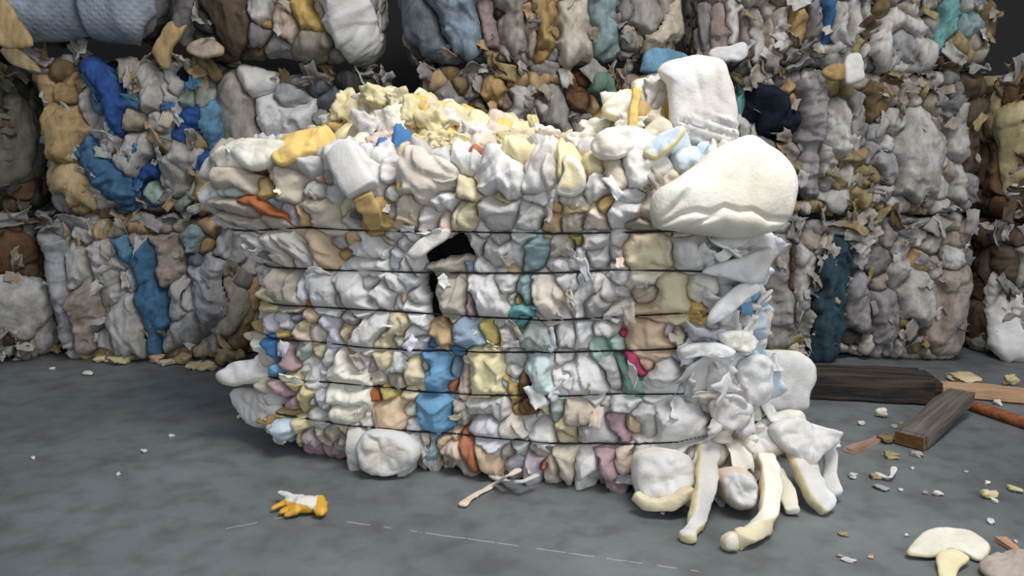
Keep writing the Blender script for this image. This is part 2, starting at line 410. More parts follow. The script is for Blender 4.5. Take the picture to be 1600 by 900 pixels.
def strip(name, path, wid, thick, mats, parent=None, seed=0, wvec=None, wr=.006, floor=True):
    """bent foam strip: box section swept along path (list of 3D pts); top face mats[0], sides mats[-1]"""
    P = [Vector(p) for p in path]; n = 30; pts = []
    k = len(P)-1
    for q in range(n+1):
        t = q/n*k; i = min(int(t), k-1); f = t-i
        p0 = P[max(i-1, 0)]; p1 = P[i]; p2 = P[i+1]; p3 = P[min(i+2, k)]
        pts.append(.5*((2*p1)+(p2-p0)*f+(2*p0-5*p1+4*p2-p3)*f*f+(3*p1-p0-3*p2+p3)*f**3))
    V, faces, fm = [], [], []; m = 16
    for q, p in enumerate(pts):
        tg = (pts[min(q+1, n)]-pts[max(q-1, 0)]).normalized()
        w = Vector(wvec) if wvec else tg.cross(Vector((0, 0, 1)))
        w = (w - tg*w.dot(tg)).normalized(); nn = w.cross(tg)
        if nn.z < 0 or (abs(nn.z) < .2 and nn.y > 0): nn = -nn
        t = q/n; wd = wid[0]+(wid[1]-wid[0])*t; th = thick[0]+(thick[1]-thick[0])*t
        endf = min(1, (min(t, 1-t)*n+.6)/2.2)**.5
        for j in range(m):
            a = 2*math.pi*j/m; ca, sa = math.cos(a), math.sin(a)
            e = .45; x = math.copysign(abs(ca)**e, ca)*wd/2*endf; y = math.copysign(abs(sa)**e, sa)*th/2*endf
            V.append(p + w*x + nn*y)
    V = np.array(V)
    f = fbm(V[:, 0]*14+seed, V[:, 1]*14, V[:, 2]*14, seed=seed, oct=3)
    cen = np.repeat(np.array(pts), m, 0); dv = V-cen; dv /= np.linalg.norm(dv, axis=1)[:, None]+1e-6
    V = V + dv*(f*wr*2.2)[:, None]
    if floor: V[:, 2] = np.maximum(V[:, 2], .002)
    for q in range(n):
        for j in range(m):
            faces.append((q*m+j, q*m+(j+1) % m, (q+1)*m+(j+1) % m, (q+1)*m+j))
            fm.append(0 if 2 <= j <= 5 or len(mats) == 1 else 1)
    faces.append(list(range(m))[::-1]); faces.append([n*m+j for j in range(m)]); fm += [len(mats)-1]*2
    return obj_np(name, to_local(V, parent), faces, mats, parent, fm)
def lump(name, loc, size, k, seed, parent=None, rot=None, rough=.35, sub=3, box=.5, matl=None):
    """torn foam / crumpled rag lump; sits with its lowest point at loc.z"""
    bm = bmesh.new(); bmesh.ops.create_cube(bm, size=2)
    bmesh.ops.subdivide_edges(bm, edges=bm.edges[:], cuts=9 if sub > 2 else 4, use_grid_fill=True)
    V = np.array([v.co for v in bm.verts])
    sph = V/np.linalg.norm(V, axis=1)[:, None]; V = V*box*.8 + sph*(1-box)
    f = fbm(V[:, 0]*1.1+seed, V[:, 1]*1.1, V[:, 2]*1.1, seed=seed, oct=3); g = np.abs(fbm(V[:, 0]*2.2, V[:, 1]*2.2+seed, V[:, 2]*2.2, seed=seed+3, oct=2))
    V = V*(1+rough*1.6*f+rough*(g-.25))[:, None]
    V = V*np.array(size)/2
    rot = rot if rot is not None else (R.uniform(-.5, .5), R.uniform(-.5, .5), R.uniform(0, 6.3))
    from mathutils import Euler
    V = V @ np.array(Euler(rot).to_matrix()).T
    V[:, 2] -= V[:, 2].min()
    faces = [[v.index for v in f_.verts] for f_ in bm.faces]; bm.free()
    base = np.array(loc)
    if parent is None:
        o = obj_np(name, V, faces, [matl or getmat(k)]); o.location = loc; return o
    return obj_np(name, to_local(V+base, parent), faces, [matl or getmat(k)], parent)
def tube(name, pts, r, m, parent=None, sides=8, taper=None):
    P = [np.array(p, float) for p in pts]; V, faces = [], []; n = len(P)
    for i, p in enumerate(P):
        t = P[min(i+1, n-1)]-P[max(i-1, 0)]; t /= np.linalg.norm(t)+1e-9
        a = np.cross(t, [0, 0, 1.]); 
        if np.linalg.norm(a) < .1: a = np.cross(t, [0, 1., 0])
        a /= np.linalg.norm(a); b = np.cross(t, a); rr = r if taper is None else taper[i]
        for j in range(sides):
            an = 2*math.pi*j/sides; V.append(p+rr*(math.cos(an)*a+math.sin(an)*b))
    for i in range(n-1):
        for j in range(sides): faces.append((i*sides+j, i*sides+(j+1) % sides, (i+1)*sides+(j+1) % sides, (i+1)*sides+j))
    faces.append(list(range(sides))[::-1]); faces.append([(n-1)*sides+j for j in range(sides)])
    return obj_np(name, V, faces, [m], parent)

# ================================================================== SETTING
def make_floor():
    m, nt, b = nodes('concrete'); L = nt.links; N = nt.nodes
    tc = N.new('ShaderNodeTexCoord')
    n = N.new('ShaderNodeTexNoise'); n.inputs['Scale'].default_value = 1.3; n.inputs['Detail'].default_value = 8; n.inputs['Roughness'].default_value = .62
    L.new(tc.outputs['Object'], n.inputs['Vector'])
    r = N.new('ShaderNodeValToRGB'); r.color_ramp.elements[0].color = (*lin('575c5d'), 1); r.color_ramp.elements[1].color = (*lin('7a8081'), 1)
    r.color_ramp.elements[0].position = .3; r.color_ramp.elements[1].position = .7
    L.new(n.outputs['Fac'], r.inputs['Fac'])
    n2 = N.new('ShaderNodeTexNoise'); n2.inputs['Scale'].default_value = 9; n2.inputs['Detail'].default_value = 6; L.new(tc.outputs['Object'], n2.inputs['Vector'])
    r2 = N.new('ShaderNodeValToRGB'); r2.color_ramp.elements[0].position = .3; r2.color_ramp.elements[1].position = .55
    r2.color_ramp.elements[0].color = (.72, .70, .68, 1); r2.color_ramp.elements[1].color = (1, 1, 1, 1); L.new(n2.outputs['Fac'], r2.inputs['Fac'])
    mx = N.new('ShaderNodeMix'); mx.data_type = 'RGBA'; mx.blend_type = 'MULTIPLY'; mx.inputs['Factor'].default_value = 1
    L.new(r.outputs['Color'], mx.inputs['A']); L.new(r2.outputs['Color'], mx.inputs['B'])
    # worn white scuff lines on the concrete
    sep = N.new('ShaderNodeSeparateXYZ'); L.new(tc.outputs['Object'], sep.inputs[0])
    def mth(op, a, b_=None):
        q = N.new('ShaderNodeMath'); q.operation = op
        for i, t in enumerate((a, b_)):
            if t is None: continue
            if isinstance(t, (int, float)): q.inputs[i].default_value = t
            else: L.new(t, q.inputs[i])
        return q.outputs[0]
    tot = None
    n3 = N.new('ShaderNodeTexNoise'); n3.inputs['Scale'].default_value = 16; n3.inputs['Detail'].default_value = 5; L.new(tc.outputs['Object'], n3.inputs['Vector'])
    for (xa, ya, xb, yb) in ((327, 831, 452, 806), (520, 812, 1095, 893)):
        A, B = at_z(xa, ya), at_z(xb, yb); d = (B-A); ln = d.length; d.normalize()
        al = mth('ADD', mth('MULTIPLY', mth('SUBTRACT', sep.outputs[0], A.x), d.x), mth('MULTIPLY', mth('SUBTRACT', sep.outputs[1], A.y), d.y))
        ac = mth('ADD', mth('MULTIPLY', mth('SUBTRACT', sep.outputs[0], A.x), -d.y), mth('MULTIPLY', mth('SUBTRACT', sep.outputs[1], A.y), d.x))
        ac = mth('ABSOLUTE', mth('ADD', ac, mth('MULTIPLY', mth('SUBTRACT', n3.outputs['Fac'], .5), .012)))
        k = mth('MULTIPLY', mth('LESS_THAN', ac, .0028), mth('MULTIPLY', mth('GREATER_THAN', al, 0), mth('LESS_THAN', al, ln)))
        k = mth('MULTIPLY', k, mth('GREATER_THAN', n3.outputs['Fac'], .47))
        tot = k if tot is None else mth('MAXIMUM', tot, k)
    m2 = N.new('ShaderNodeMix'); m2.data_type = 'RGBA'; L.new(mth('MULTIPLY', tot, .45), m2.inputs['Factor']); L.new(mx.outputs['Result'], m2.inputs['A'])
    m2.inputs['B'].default_value = (*lin('c9c6bf'), 1)
    L.new(m2.outputs['Result'], b.inputs['Base Color'])
    rr = N.new('ShaderNodeMapRange'); rr.inputs['To Min'].default_value = .42; rr.inputs['To Max'].default_value = .7; L.new(n2.outputs['Fac'], rr.inputs['Value'])
    L.new(rr.outputs['Result'], b.inputs['Roughness'])
    bp = N.new('ShaderNodeBump'); bp.inputs['Strength'].default_value = .15; bp.inputs['Distance'].default_value = .004; L.new(n2.outputs['Fac'], bp.inputs['Height'])
    L.new(bp.outputs['Normal'], b.inputs['Normal'])
    V = [(-12, -5, 0), (12, -5, 0), (12, 6.2, 0), (-12, 6.2, 0), (-12, -5, -.1), (12, -5, -.1), (12, 6.2, -.1), (-12, 6.2, -.1)]
    fc = [(0, 1, 2, 3), (7, 6, 5, 4), (0, 4, 5, 1), (1, 5, 6, 2), (2, 6, 7, 3), (3, 7, 4, 0)]
    o = obj_np('floor', V, fc, [m], smooth=False); o['kind'] = 'structure'
    wm = mat_plain('dark_wall_panel', '2b2927', .8)
    V = [(-12, 6.0, 0), (12, 6.0, 0), (12, 6.2, 0), (-12, 6.2, 0), (-12, 6.0, 5), (12, 6.0, 5), (12, 6.2, 5), (-12, 6.2, 5)]
    fc = [(3, 2, 1, 0), (4, 5, 6, 7), (0, 1, 5, 4), (1, 2, 6, 5), (2, 3, 7, 6), (3, 0, 4, 7)]
    o = obj_np('wall_back', V, fc, [wm], smooth=False); o['kind'] = 'structure'
make_floor()

# ================================================================== FRONT BALE
def main_warp(P):
    P = P.copy(); x, z = P[..., 0], P[..., 2]
    left = sst(.3, .85, -x)
    P[..., 0] -= left*(.17*sst(.72, .92, z) + .03*sst(.45, .8, z))         # loose top layer hangs out on the left
    P[..., 1] -= .05*sst(.8, 1.0, z)
    right = sst(.4, .8, x)
    P[..., 0] += right*(.05 + .03*sst(.6, .2, z)); P[..., 0] -= sst(.6, .85, -x)*.06*sst(.62, .3, z)
    P[..., 2] += .05*sst(.15, 0, z)*left                                   # left bottom corner is tucked up off the floor
    return P
YAW = -math.radians(14)
ct = at_z(760, 752)
MB = Bale('pressed_bale', (ct.x-.02, ct.y+.03), YAW, 1.72, .95, 1.15, .0, .17, .11, .005, .55, main_warp, seed=3, bulge=.03)
tag(MB.root, 'foreground bale of white and cream wads bound with black wires, standing alone', 'bale')
MB.add(
 # ---- loose top layer
 (375,242,420,240,17,'crw',.02),(440,240,490,228,13,'yo',.02),(395,264,8,'br',-.03),(355,277,385,287,12,'be'),(348,300,372,298,9,'gw'),
 (408,285,420,303,10,'oc'),(383,307,410,322,437,336,5,'rust',.005),(452,280,448,305,19,'be'),(420,318,442,330,5,'bg'),(482,262,17,'lg',.01),(490,295,13,'lg'),
 (350,322,385,327,13,'gb'),(360,342,395,350,11,'gb'),(338,350,390,360,7,'lg'),(425,347,14,'gb'),(452,330,11,'mv'),(505,330,512,340,18,'be',.01),
 (540,308,536,345,6,'ye'),(478,335,10,'ta'),(500,281,5,'pe'),(512,277,11,'gb'),(528,302,11,'lg'),(505,237,13,'mv'),(540,252,572,290,21,'W',.035),
 (577,303,8,'oc',.03),(583,328,592,350,11,'oc',.03),(560,335,7,'gr2',-.02),(545,345,8,'lg'),(612,330,10,'W'),
 (655,272,682,282,26,'bw',.03),(728,252,742,264,11,'W',.02),(730,292,17,'cr',.01),(693,315,18,'W',.015),(725,334,17,'cr',.01),(645,315,642,335,11,'be'),(640,342,9,'pe',.02),
 (632,285,7,'yo',.02),(668,340,14,'lg'),(770,272,795,285,28,'W',.02),(838,262,850,285,24,'W2',.025),(778,303,796,316,9,'ye',.01),(772,332,802,330,21,'lg'),
 (845,303,872,290,11,'W',.025),(825,335,21,'lg'),(892,252,886,272,14,'ye',.02),(897,287,12,'pe',.01),(882,312,898,318,11,'crw',.02),(866,322,7,'ta',-.01),(862,353,9,'ta'),
 (812,245,16,'ye',.02),(760,230,14,'pb',.02),(712,232,19,'ye',.01),(745,240,6,'or_'),(634,222,10,'bl',.02),(632,240,7,'nv',-.02),
 (1000,240,1008,265,22,'W',.03),(963,255,970,282,13,'be'),(1060,237,17,'lb',.02),(992,306,15,'lg'),(975,332,17,'W2',.01),(932,300,15,'W2',.01),
 (905,325,890,331,5,'ye',.01),(940,318,951,313,6,'oc',-.01),(925,346,11,'pb',.01),(1040,288,1030,335,18,'be',.01),(1012,286,8,'ocy'),(900,345,13,'gb'),(985,350,1010,348,7,'gb'),
 # ---- between wires 1 and 2
 (375,378,12,'lg'),(388,405,412,412,9,'lg',.02),(412,398,6,'gr2',-.02),(405,378,9,'W2'),(430,382,442,402,14,'bw',.01),(462,385,478,405,15,'lg'),(484,403,506,418,5,'W',.02),
 (492,373,515,405,16,'pe',.01),(479,373,8,'W'),(540,400,8,'oc'),(526,380,8,'gr'),(558,375,6,'ta'),(576,384,598,392,14,'W'),(607,380,10,'cr'),(552,411,592,412,8,'W',.015),
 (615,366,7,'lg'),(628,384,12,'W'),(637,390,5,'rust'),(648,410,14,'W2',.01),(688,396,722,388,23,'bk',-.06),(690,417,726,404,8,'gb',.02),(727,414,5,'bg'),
 (743,385,13,'lg'),(770,398,800,400,19,'W2'),(755,415,8,'W'),(785,374,8,'gb'),(818,370,842,373,7,'W',.02),(842,383,830,410,17,'tg'),(853,372,7,'ta'),(800,416,5,'pe'),
 (880,385,14,'gb'),(872,415,12,'lg'),(905,375,6,'ol'),(925,378,12,'lg'),(936,402,14,'W',.01),(973,377,9,'W'),(963,400,8,'lg'),(1013,392,27,'cr',.025),(1020,386,1021,410,5,'gr',.04),
 (1075,395,18,'W',.02),(1100,378,7,'crw'),(1118,402,14,'W'),(1130,376,1162,372,13,'W2'),(1178,395,1150,425,18,'W',.02),(1168,388,5,'ta',.02),
 # ---- 2-3
 (408,442,9,'lg'),(425,470,11,'ye',.02),(398,455,388,505,6,'oc'),(450,438,456,468,16,'gb',.01),(472,455,9,'lv',.02),(500,440,506,465,17,'W',.015),(487,471,4,'rust'),(545,437,558,458,566,474,15,'W',.02),
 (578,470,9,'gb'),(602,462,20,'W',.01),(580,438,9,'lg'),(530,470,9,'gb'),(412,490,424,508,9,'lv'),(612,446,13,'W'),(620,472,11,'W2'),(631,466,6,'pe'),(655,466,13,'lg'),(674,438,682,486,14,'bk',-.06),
 (703,448,712,478,19,'gb',.02),(733,470,736,488,5,'pk'),(760,453,770,480,21,'W',.01),(792,440,14,'W2'),(800,470,10,'W'),(818,443,824,466,9,'tg'),(813,470,7,'ocy'),(845,443,862,475,18,'bw',.01),(890,443,15,'W'),
 (808,490,828,483,4,'te',.02),(836,475,852,490,5,'mv',-.01),(920,447,900,470,20,'W',.01),(930,475,15,'gr',.02),(960,456,13,'lg'),(1003,436,10,'crw',.02),(1005,462,15,'be'),(1053,450,1063,475,19,'cr',.015),
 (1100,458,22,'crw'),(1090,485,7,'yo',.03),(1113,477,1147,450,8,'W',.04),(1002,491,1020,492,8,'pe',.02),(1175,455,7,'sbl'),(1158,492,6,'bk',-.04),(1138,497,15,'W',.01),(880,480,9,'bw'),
 # ---- 3-4
 (450,503,11,'W'),(466,496,6,'bgd'),(490,495,11,'pe'),(478,509,6,'ye'),(500,521,12,'bw'),(522,507,526,526,10,'lv'),(541,515,8,'pe'),(550,495,9,'gr'),(568,522,592,506,17,'W',.01),(600,532,628,502,12,'cr',.01),
 (448,521,7,'ol'),(468,520,8,'pb'),(430,540,433,556,10,'bl',.01),(450,542,456,572,10,'pk',.01),(471,552,10,'gw'),(456,532,6,'or_'),(412,520,8,'crw'),
 (645,520,14,'W'),(615,530,11,'crw'),(690,508,696,532,13,'ta',.01),(728,520,742,524,17,'bg',.02),(702,500,7,'W'),(762,513,772,532,10,'ol',.01),(775,500,9,'W2'),(790,528,12,'W'),(818,500,6,'te',.01),
 (840,522,845,532,22,'gw',.01),(885,525,18,'W'),(855,541,4,'ocy'),(908,522,19,'W',.01),(945,515,11,'W2'),(963,537,9,'mi'),(977,524,4,'mag'),(1003,520,1012,538,23,'pe',.01),(1046,522,7,'lv'),(1062,525,10,'be'),
 (1090,525,17,'lv',.01),(1115,505,8,'W'),(1138,530,12,'crw',.02),(1160,537,10,'W',.02),(1190,530,9,'lb'),(680,538,720,545,7,'stb'),
 # ---- 4-5
 (434,577,9,'sbl'),(482,577,7,'gw'),(487,565,497,590,13,'W'),(502,551,7,'cr'),(520,560,9,'W'),(540,572,550,592,20,'crw',.015),(550,555,557,575,5,'ta',-.01),(568,566,9,'W'),(582,572,8,'mv'),(600,562,11,'cr'),
 (620,566,13,'W',.02),(590,588,8,'bw'),(650,573,653,592,13,'cr',.02),(622,592,13,'gb'),(668,572,6,'gw'),(690,560,690,592,16,'sb',.02),(702,601,8,'or_'),(712,576,7,'bg'),(726,572,720,605,7,'pb'),
 (758,560,762,600,26,'ye',.025),(791,600,7,'tw'),(802,560,812,565,11,'W2'),(800,582,11,'W'),(842,563,848,602,17,'tw',.02),(822,595,825,606,6,'br'),(885,558,15,'W'),(880,590,18,'W'),(905,575,920,600,24,'W',.01),
 (955,570,965,600,9,'W2'),(966,560,986,597,7,'gn'),(986,560,1002,582,4,'mag',.02),(1012,562,13,'pe'),(1040,568,1034,600,15,'W',.01),(1075,562,11,'lv'),(1092,556,7,'bgd',-.02),(1122,578,1110,602,17,'W',.02),
 (1085,575,9,'cr'),(1072,605,1092,602,10,'W',.02),(1150,575,17,'W'),(1180,580,14,'lb'),(1172,603,17,'W'),(835,605,7,'bw'),
 # ---- 5-6
 (400,630,13,'W2'),(425,627,14,'lg'),(455,627,8,'pk'),(475,615,475,642,7,'cry'),(488,627,6,'gr'),(506,627,10,'lv'),(538,612,560,620,16,'crw',.02),(540,642,562,636,17,'crw',.02),(570,642,576,662,9,'W'),
 (598,648,620,642,17,'pe',.01),(590,621,7,'rust'),(610,613,7,'ol'),(425,653,465,646,4,'oc',.02),(640,640,12,'wc'),(678,637,686,662,19,'sb',.02),(716,650,13,'gb'),(757,634,782,638,16,'lg',.02),(755,660,766,688,19,'lv',.02),
 (806,642,8,'oc'),(828,640,9,'br'),(842,652,7,'W'),(870,640,11,'gw'),(850,640,5,'ye'),(800,667,15,'wc'),(830,657,9,'W'),(910,640,16,'be'),(925,673,937,686,17,'W',.01),(972,626,15,'W',.01),(968,655,974,682,8,'pk'),
 (992,667,10,'pe',.01),(1010,648,1020,672,12,'W2'),(1072,648,1060,678,25,'W',.02),(1050,630,10,'wc'),(1095,635,10,'W'),(1142,640,24,'lv',.02),(1120,662,7,'pe'),(890,668,9,'cr'),
 # ---- bottom layer
 (420,677,8,'be'),(450,668,456,690,9,'lb'),(430,697,12,'W',.02),(468,660,468,705,5,'ye',.01),(482,680,14,'mv'),(500,704,482,714,9,'pk',.01),(527,706,16,'pk',.02),(522,680,12,'gb'),(542,670,9,'cr'),
 (560,672,572,722,14,'W',.03),(600,692,606,722,17,'wc',.02),(640,690,640,715,12,'W',.03),(669,690,8,'pb'),(678,680,675,712,6,'tb',.01),(702,678,690,690,9,'pe'),(706,701,8,'pb'),(733,694,746,718,7,'or_',.01),
 (708,725,728,735,17,'gb'),(650,735,7,'gb'),(765,700,772,732,12,'pe',.01),(790,706,10,'gb'),(806,726,10,'lv'),(842,715,836,748,13,'mv',.02),(815,700,8,'gw'),(838,705,7,'tw'),(866,730,868,758,9,'pb',.01),(886,710,888,752,9,'be'),
 (880,682,8,'cr'),(856,728,4,'or_'),(915,720,17,'W',.01),(910,752,13,'W',.02),(945,710,965,748,7,'pk',.01),(932,738,8,'lg'),(960,740,7,'bgd'),(1000,705,10,'W'),(1030,735,1060,740,28,'lg',.01),(1090,710,14,'W'),(1130,710,14,'crw'))
def wire_fn(pts):
    a = sorted(MB.uv(x, y) for x, y in pts); us = [p[0] for p in a]; vs = [p[1] for p in a]
    return lambda U: np.interp(U, us, vs)
WP = [[(392,361),(480,356),(560,359),(700,361),(850,364),(1000,363),(1090,358)],
      [(415,412),(520,421),(600,424),(740,427),(850,427),(960,422),(1075,424)],
      [(440,476),(520,481),(640,487),(740,493),(850,499),(960,494),(1080,488)],
      [(470,532),(560,540),(650,547),(740,548),(850,551),(960,547),(1060,543)],
      [(450,592),(540,598),(650,609),(740,615),(850,617),(960,616),(1080,614)],
      [(440,645),(540,662),(640,672),(740,680),(860,692),(980,694),(1060,688),(1130,668)]]
WF = [wire_fn(p) for p in WP]
MB.build(vert=False, pal=['W', 'W', 'lg', 'cr', 'bw', 'crw', 'pb', 'gb', 'W2', 'lv', 'be'], wires=WF, stuff_name='crumpled_scraps')
wm = mat_plain('black_steel_wire', '17161a', .45)
sel = np.abs(MB.u) < MB.L/2+.25
for fn in WF:
    us = MB.u[sel][::3]; pts = []
    for i, uu in enumerate(us):
        iu = np.argmin(np.abs(MB.u-uu)); iv = np.argmin(np.abs(MB.v-fn(uu)))
        t = (fn(uu)-MB.v[iv]); p = MB.P[iu, iv] + MB.N[iu, iv]*(.006+.004*math.sin(i*.35)); p = p + np.array([0, 0, t]); pts.append(p)
    tube('baling_wire', pts, .0034, wm, MB.root, 6)
vt = [MB.point(660+18, 372+i*12)[0] + Vector((0, -.004, 0)) for i in range(1)]

# mound of shredded foam on the top of the front bale
def mound_z(x, y):
    m = .19*np.exp(-((x+.42)/.2)**2) + .10*np.exp(-((x+.08)/.22)**2) + .27*np.exp(-((x-.6)/.18)**2) + .03
    return 1.075 + (m)*sst(.02, .34, y)*sst(1.0, .7, y)*sst(.86, .7, np.abs(x)) + .035*sst(.0, .1, y)
def build_mound():
    st = .006; xs = np.arange(-.84, .84, st); ys = np.arange(.0, .93, st)
    X, Y = np.meshgrid(xs, ys, indexing='ij'); Z = mound_z(X, Y)
    rng = np.random.RandomState(5); n = 210
    sx = rng.uniform(-.84, .84, n); sy = rng.uniform(0, .93, n); rr = rng.uniform(.0, .02, n)
    wx = X+.018*fbm(X*12, Y*12, seed=8); wy = Y+.018*fbm(X*12+7, Y*12, seed=9)
    d1 = np.full(X.shape, 9.); d2 = d1.copy(); lab = np.zeros(X.shape, int)
    for i in range(n):
        d = np.hypot(wx-sx[i], wy-sy[i])-rr[i]
        b = d < d1; d2 = np.where(b, d1, np.minimum(d2, d)); lab = np.where(b, i, lab); d1 = np.where(b, d, d1)
    pal = ['ye', 'ye', 'crw', 'cr', 'cr', 'W', 'pb', 'be', 'yo', 'crw', 'ye', 'W2', 'cry']
    ci = rng.randint(len(pal), size=n); off = rng.uniform(-.02, .025, n)
    s = (d2-d1)/2
    Z = Z + .055*np.sqrt(np.clip(1-(1-np.clip(s/.04, 0, 1))**2, 0, 1)) + off[lab]*np.clip(s/.01, 0, 1) - .03 + .010*fbm(X*18, Y*18, seed=4)
    nx, ny = X.shape; V = np.stack([X, Y, Z], -1).reshape(-1, 3)
    I = np.arange(nx*ny).reshape(nx, ny)
    Fq = np.stack([I[:-1, :-1], I[1:, :-1], I[1:, 1:], I[:-1, 1:]], -1).reshape(-1, 4); fm = ci[lab[:-1, :-1].reshape(-1)]
    o = obj_np('shredded_foam', V, Fq.tolist(), [getmat(k) for k in pal], MB.root, fm); o['kind'] = 'stuff'
build_mound()

# ---- foam pads and tongues held in the front bale
def fpad(name, poly, off, thick, cols, label=None, nrm=None, **kw):
    cx = sum(p[0] for p in poly)/len(poly); cy = sum(p[1] for p in poly)/len(poly)
    p, n = MB.point(cx, cy, off)
    o = pad(name, poly, p, nrm if nrm else (n*.6 + Vector((0, -.6, .1))), thick, [getmat(c) for c in cols], MB.root, seed=int(cx+cy), **kw)
    if label: o['label'] = label
    return o
_cl = [at_y(x, y, 2.42) for x, y in ((1010,362),(1038,350),(1062,334),(1085,328),(1105,332),(1128,321),(1150,328),(1172,327),(1200,342),(1240,346))]
_c2 = [at_y(x, y, 2.42) for x, y in ((1028,352),(1046,330),(1062,312),(1076,288))]
_c3 = [at_y(x, y, 2.42) for x, y in ((1072,358),(1090,346),(1108,338),(1126,326))]
def crease(v):
    d = v.z - float(np.interp(v.x, [p.x for p in _cl], [p.z for p in _cl]))
    push = .017*math.exp(-(d/.008)**2) - .016*math.exp(-((d+.035)/.03)**2)
    for c, a in ((_c2, .022), (_c3, .016)):
        if c[0].z < v.z < c[-1].z: push += a*max(0, math.sin(math.pi*(v.z-c[0].z)/(c[-1].z-c[0].z)))*math.exp(-((v.x - float(np.interp(v.z, [p.z for p in c], [p.x for p in c])))/.011)**2)
    return Vector((v.x, v.y + (push if v.y < 2.5 else 0), v.z))
o = pad('foam_cushion', [(1020,305),(1058,278),(1085,258),(1110,236),(1140,222),(1170,211),(1198,226),(1226,248),(1244,282),(1241,318),(1229,346),(1200,362),(1150,372),(1100,368),(1050,360),(1022,350)],
        at_y(1150, 300, 2.50), (.1, -1, .15), .2, [getmat('crw')], MB.root, seed=5, wr=.007, wfreq=5, flat=.7, rag=.03, res=(150, 46), bend=crease); o['label'] = 'big bulging off-white foam cushion'
o = pad('mattress_pad', [(1027,112),(1040,97),(1065,90),(1100,87),(1130,95),(1141,120),(1150,160),(1154,200),(1150,228),(1110,236),(1075,230),(1050,205),(1044,160),(1040,130)],
        at_y(1095, 160, 2.74), (-.1, -1, .15), .11, [getmat('W'), getmat('crw')], MB.root, seed=2, wr=.011, wfreq=7, flat=.4, edge=.94, rag=.04, bend=lambda v: v + Vector((0, -.012*math.sin((v.z+.3*v.x)*2*math.pi/.03)*max(0, min(1, (1.262-v.z)/.02)), 0))); o['label'] = 'upright white mattress pad with cream edge'
fpad('foam_flap', [(636,398),(655,375),(685,359),(704,357),(702,372),(676,389),(655,404)], .05, .035, ['wc'], 'off-white flap over a black gap', wr=.006)
fpad('foam_disc', [(340,588),(358,573),(398,563),(435,562),(455,575),(430,590),(388,598),(355,602)], .05, .05, ['W', 'crw'], 'white round-ended foam slab sticking out', nrm=(-.25, -.6, .7), edge=.9)
fpad('foam_flap', [(364,612),(388,606),(425,612),(440,640),(430,662),(408,668),(384,658),(370,636)], .02, .06, ['W'], wr=.01)
fpad('foam_flap', [(384,521),(402,518),(420,526),(426,560),(418,572),(408,540)], .0, .04, ['be'], wr=.01)
fpad('cloth_peak', [(815,300),(822,268),(838,240),(858,226),(862,246),(858,285),(845,302)], .045, .05, ['W2'], wr=.014)
fpad('foam_curl', [(868,300),(880,268),(878,246),(892,240),(912,262),(915,292),(900,306),(884,308)], .05, .06, ['ye', 'crw'], wr=.012, edge=.7)
pad('foam_board', [(1150,552),(1200,546),(1238,548),(1268,563),(1277,588),(1264,616),(1260,642),(1225,645),(1160,628)], at_y(1238, 595, 2.86), (.2, -1, .1), .06, [getmat('W'), getmat('crw')], MB.root, seed=7, wr=.006, edge=.95)
p1, p2 = MB.point(540, 250, .05)[0], MB.point(584, 300, .075)[0]
strip('foam_tube', [p1, p1.lerp(p2, .5)+Vector((0, -.01, .01)), p2], (.105, .115), (.085, .09), [getmat('W')], MB.root, 21, floor=False, wr=.005, wvec=(.7, 0, .6))
p1, p2 = MB.point(582, 303, .09)[0], MB.point(594, 356, .05)[0]
strip('foam_fork', [p1, p1.lerp(p2, .5)+Vector((.01, -.012, 0)), p2], (.075, .05), (.03, .02), [getmat('oc')], MB.root, 23, floor=False, wr=.01, wvec=(1, 0, .2))
fpad('foam_slab', [(362,240),(372,228),(412,222),(446,221),(440,240),(424,256),(400,266),(378,258)], .04, .06, ['crw'], wr=.01)
fpad('foam_slab', [(424,248),(430,236),(462,226),(492,221),(494,236),(470,246),(438,258)], .06, .04, ['yo'], wr=.012)
def slab(poly, Y, th, cols, seed, nrm=(0, -1, .3), **kw):
    cx = sum(p[0] for p in poly)/len(poly); cy = sum(p[1] for p in poly)/len(poly)
    pad('foam_slab', poly, at_y(cx, cy, Y), nrm, th, [getmat(c) for c in cols], MB.root, seed=seed, **kw)
slab([(988,128),(1012,124),(1036,132),(1042,158),(1030,178),(1004,170),(990,150)], 2.86, .05, ['W', 'ye'], 3, wr=.014, edge=.85)
slab([(985,160),(1005,158),(1022,170),(1012,186),(990,184)], 2.80, .04, ['oc'], 4, wr=.014)
slab([(940,168),(960,148),(985,140),(990,165),(975,190),(948,186)], 2.84, .05, ['crw', 'ye'], 5, wr=.016)
slab([(1004,238),(1030,212),(1066,196),(1072,206),(1050,232),(1020,250)], 2.58, .035, ['lb', 'ye'], 6, nrm=(-.3, -.8, .6), wr=.01, edge=.8)
slab([(1030,186),(1050,200),(1046,222),(1015,226),(1004,206)], 2.72, .05, ['be'], 7, wr=.014)
slab([(925,222),(950,200),(985,205),(992,232),(962,250),(930,244)], 2.62, .06, ['wc'], 8, wr=.018)
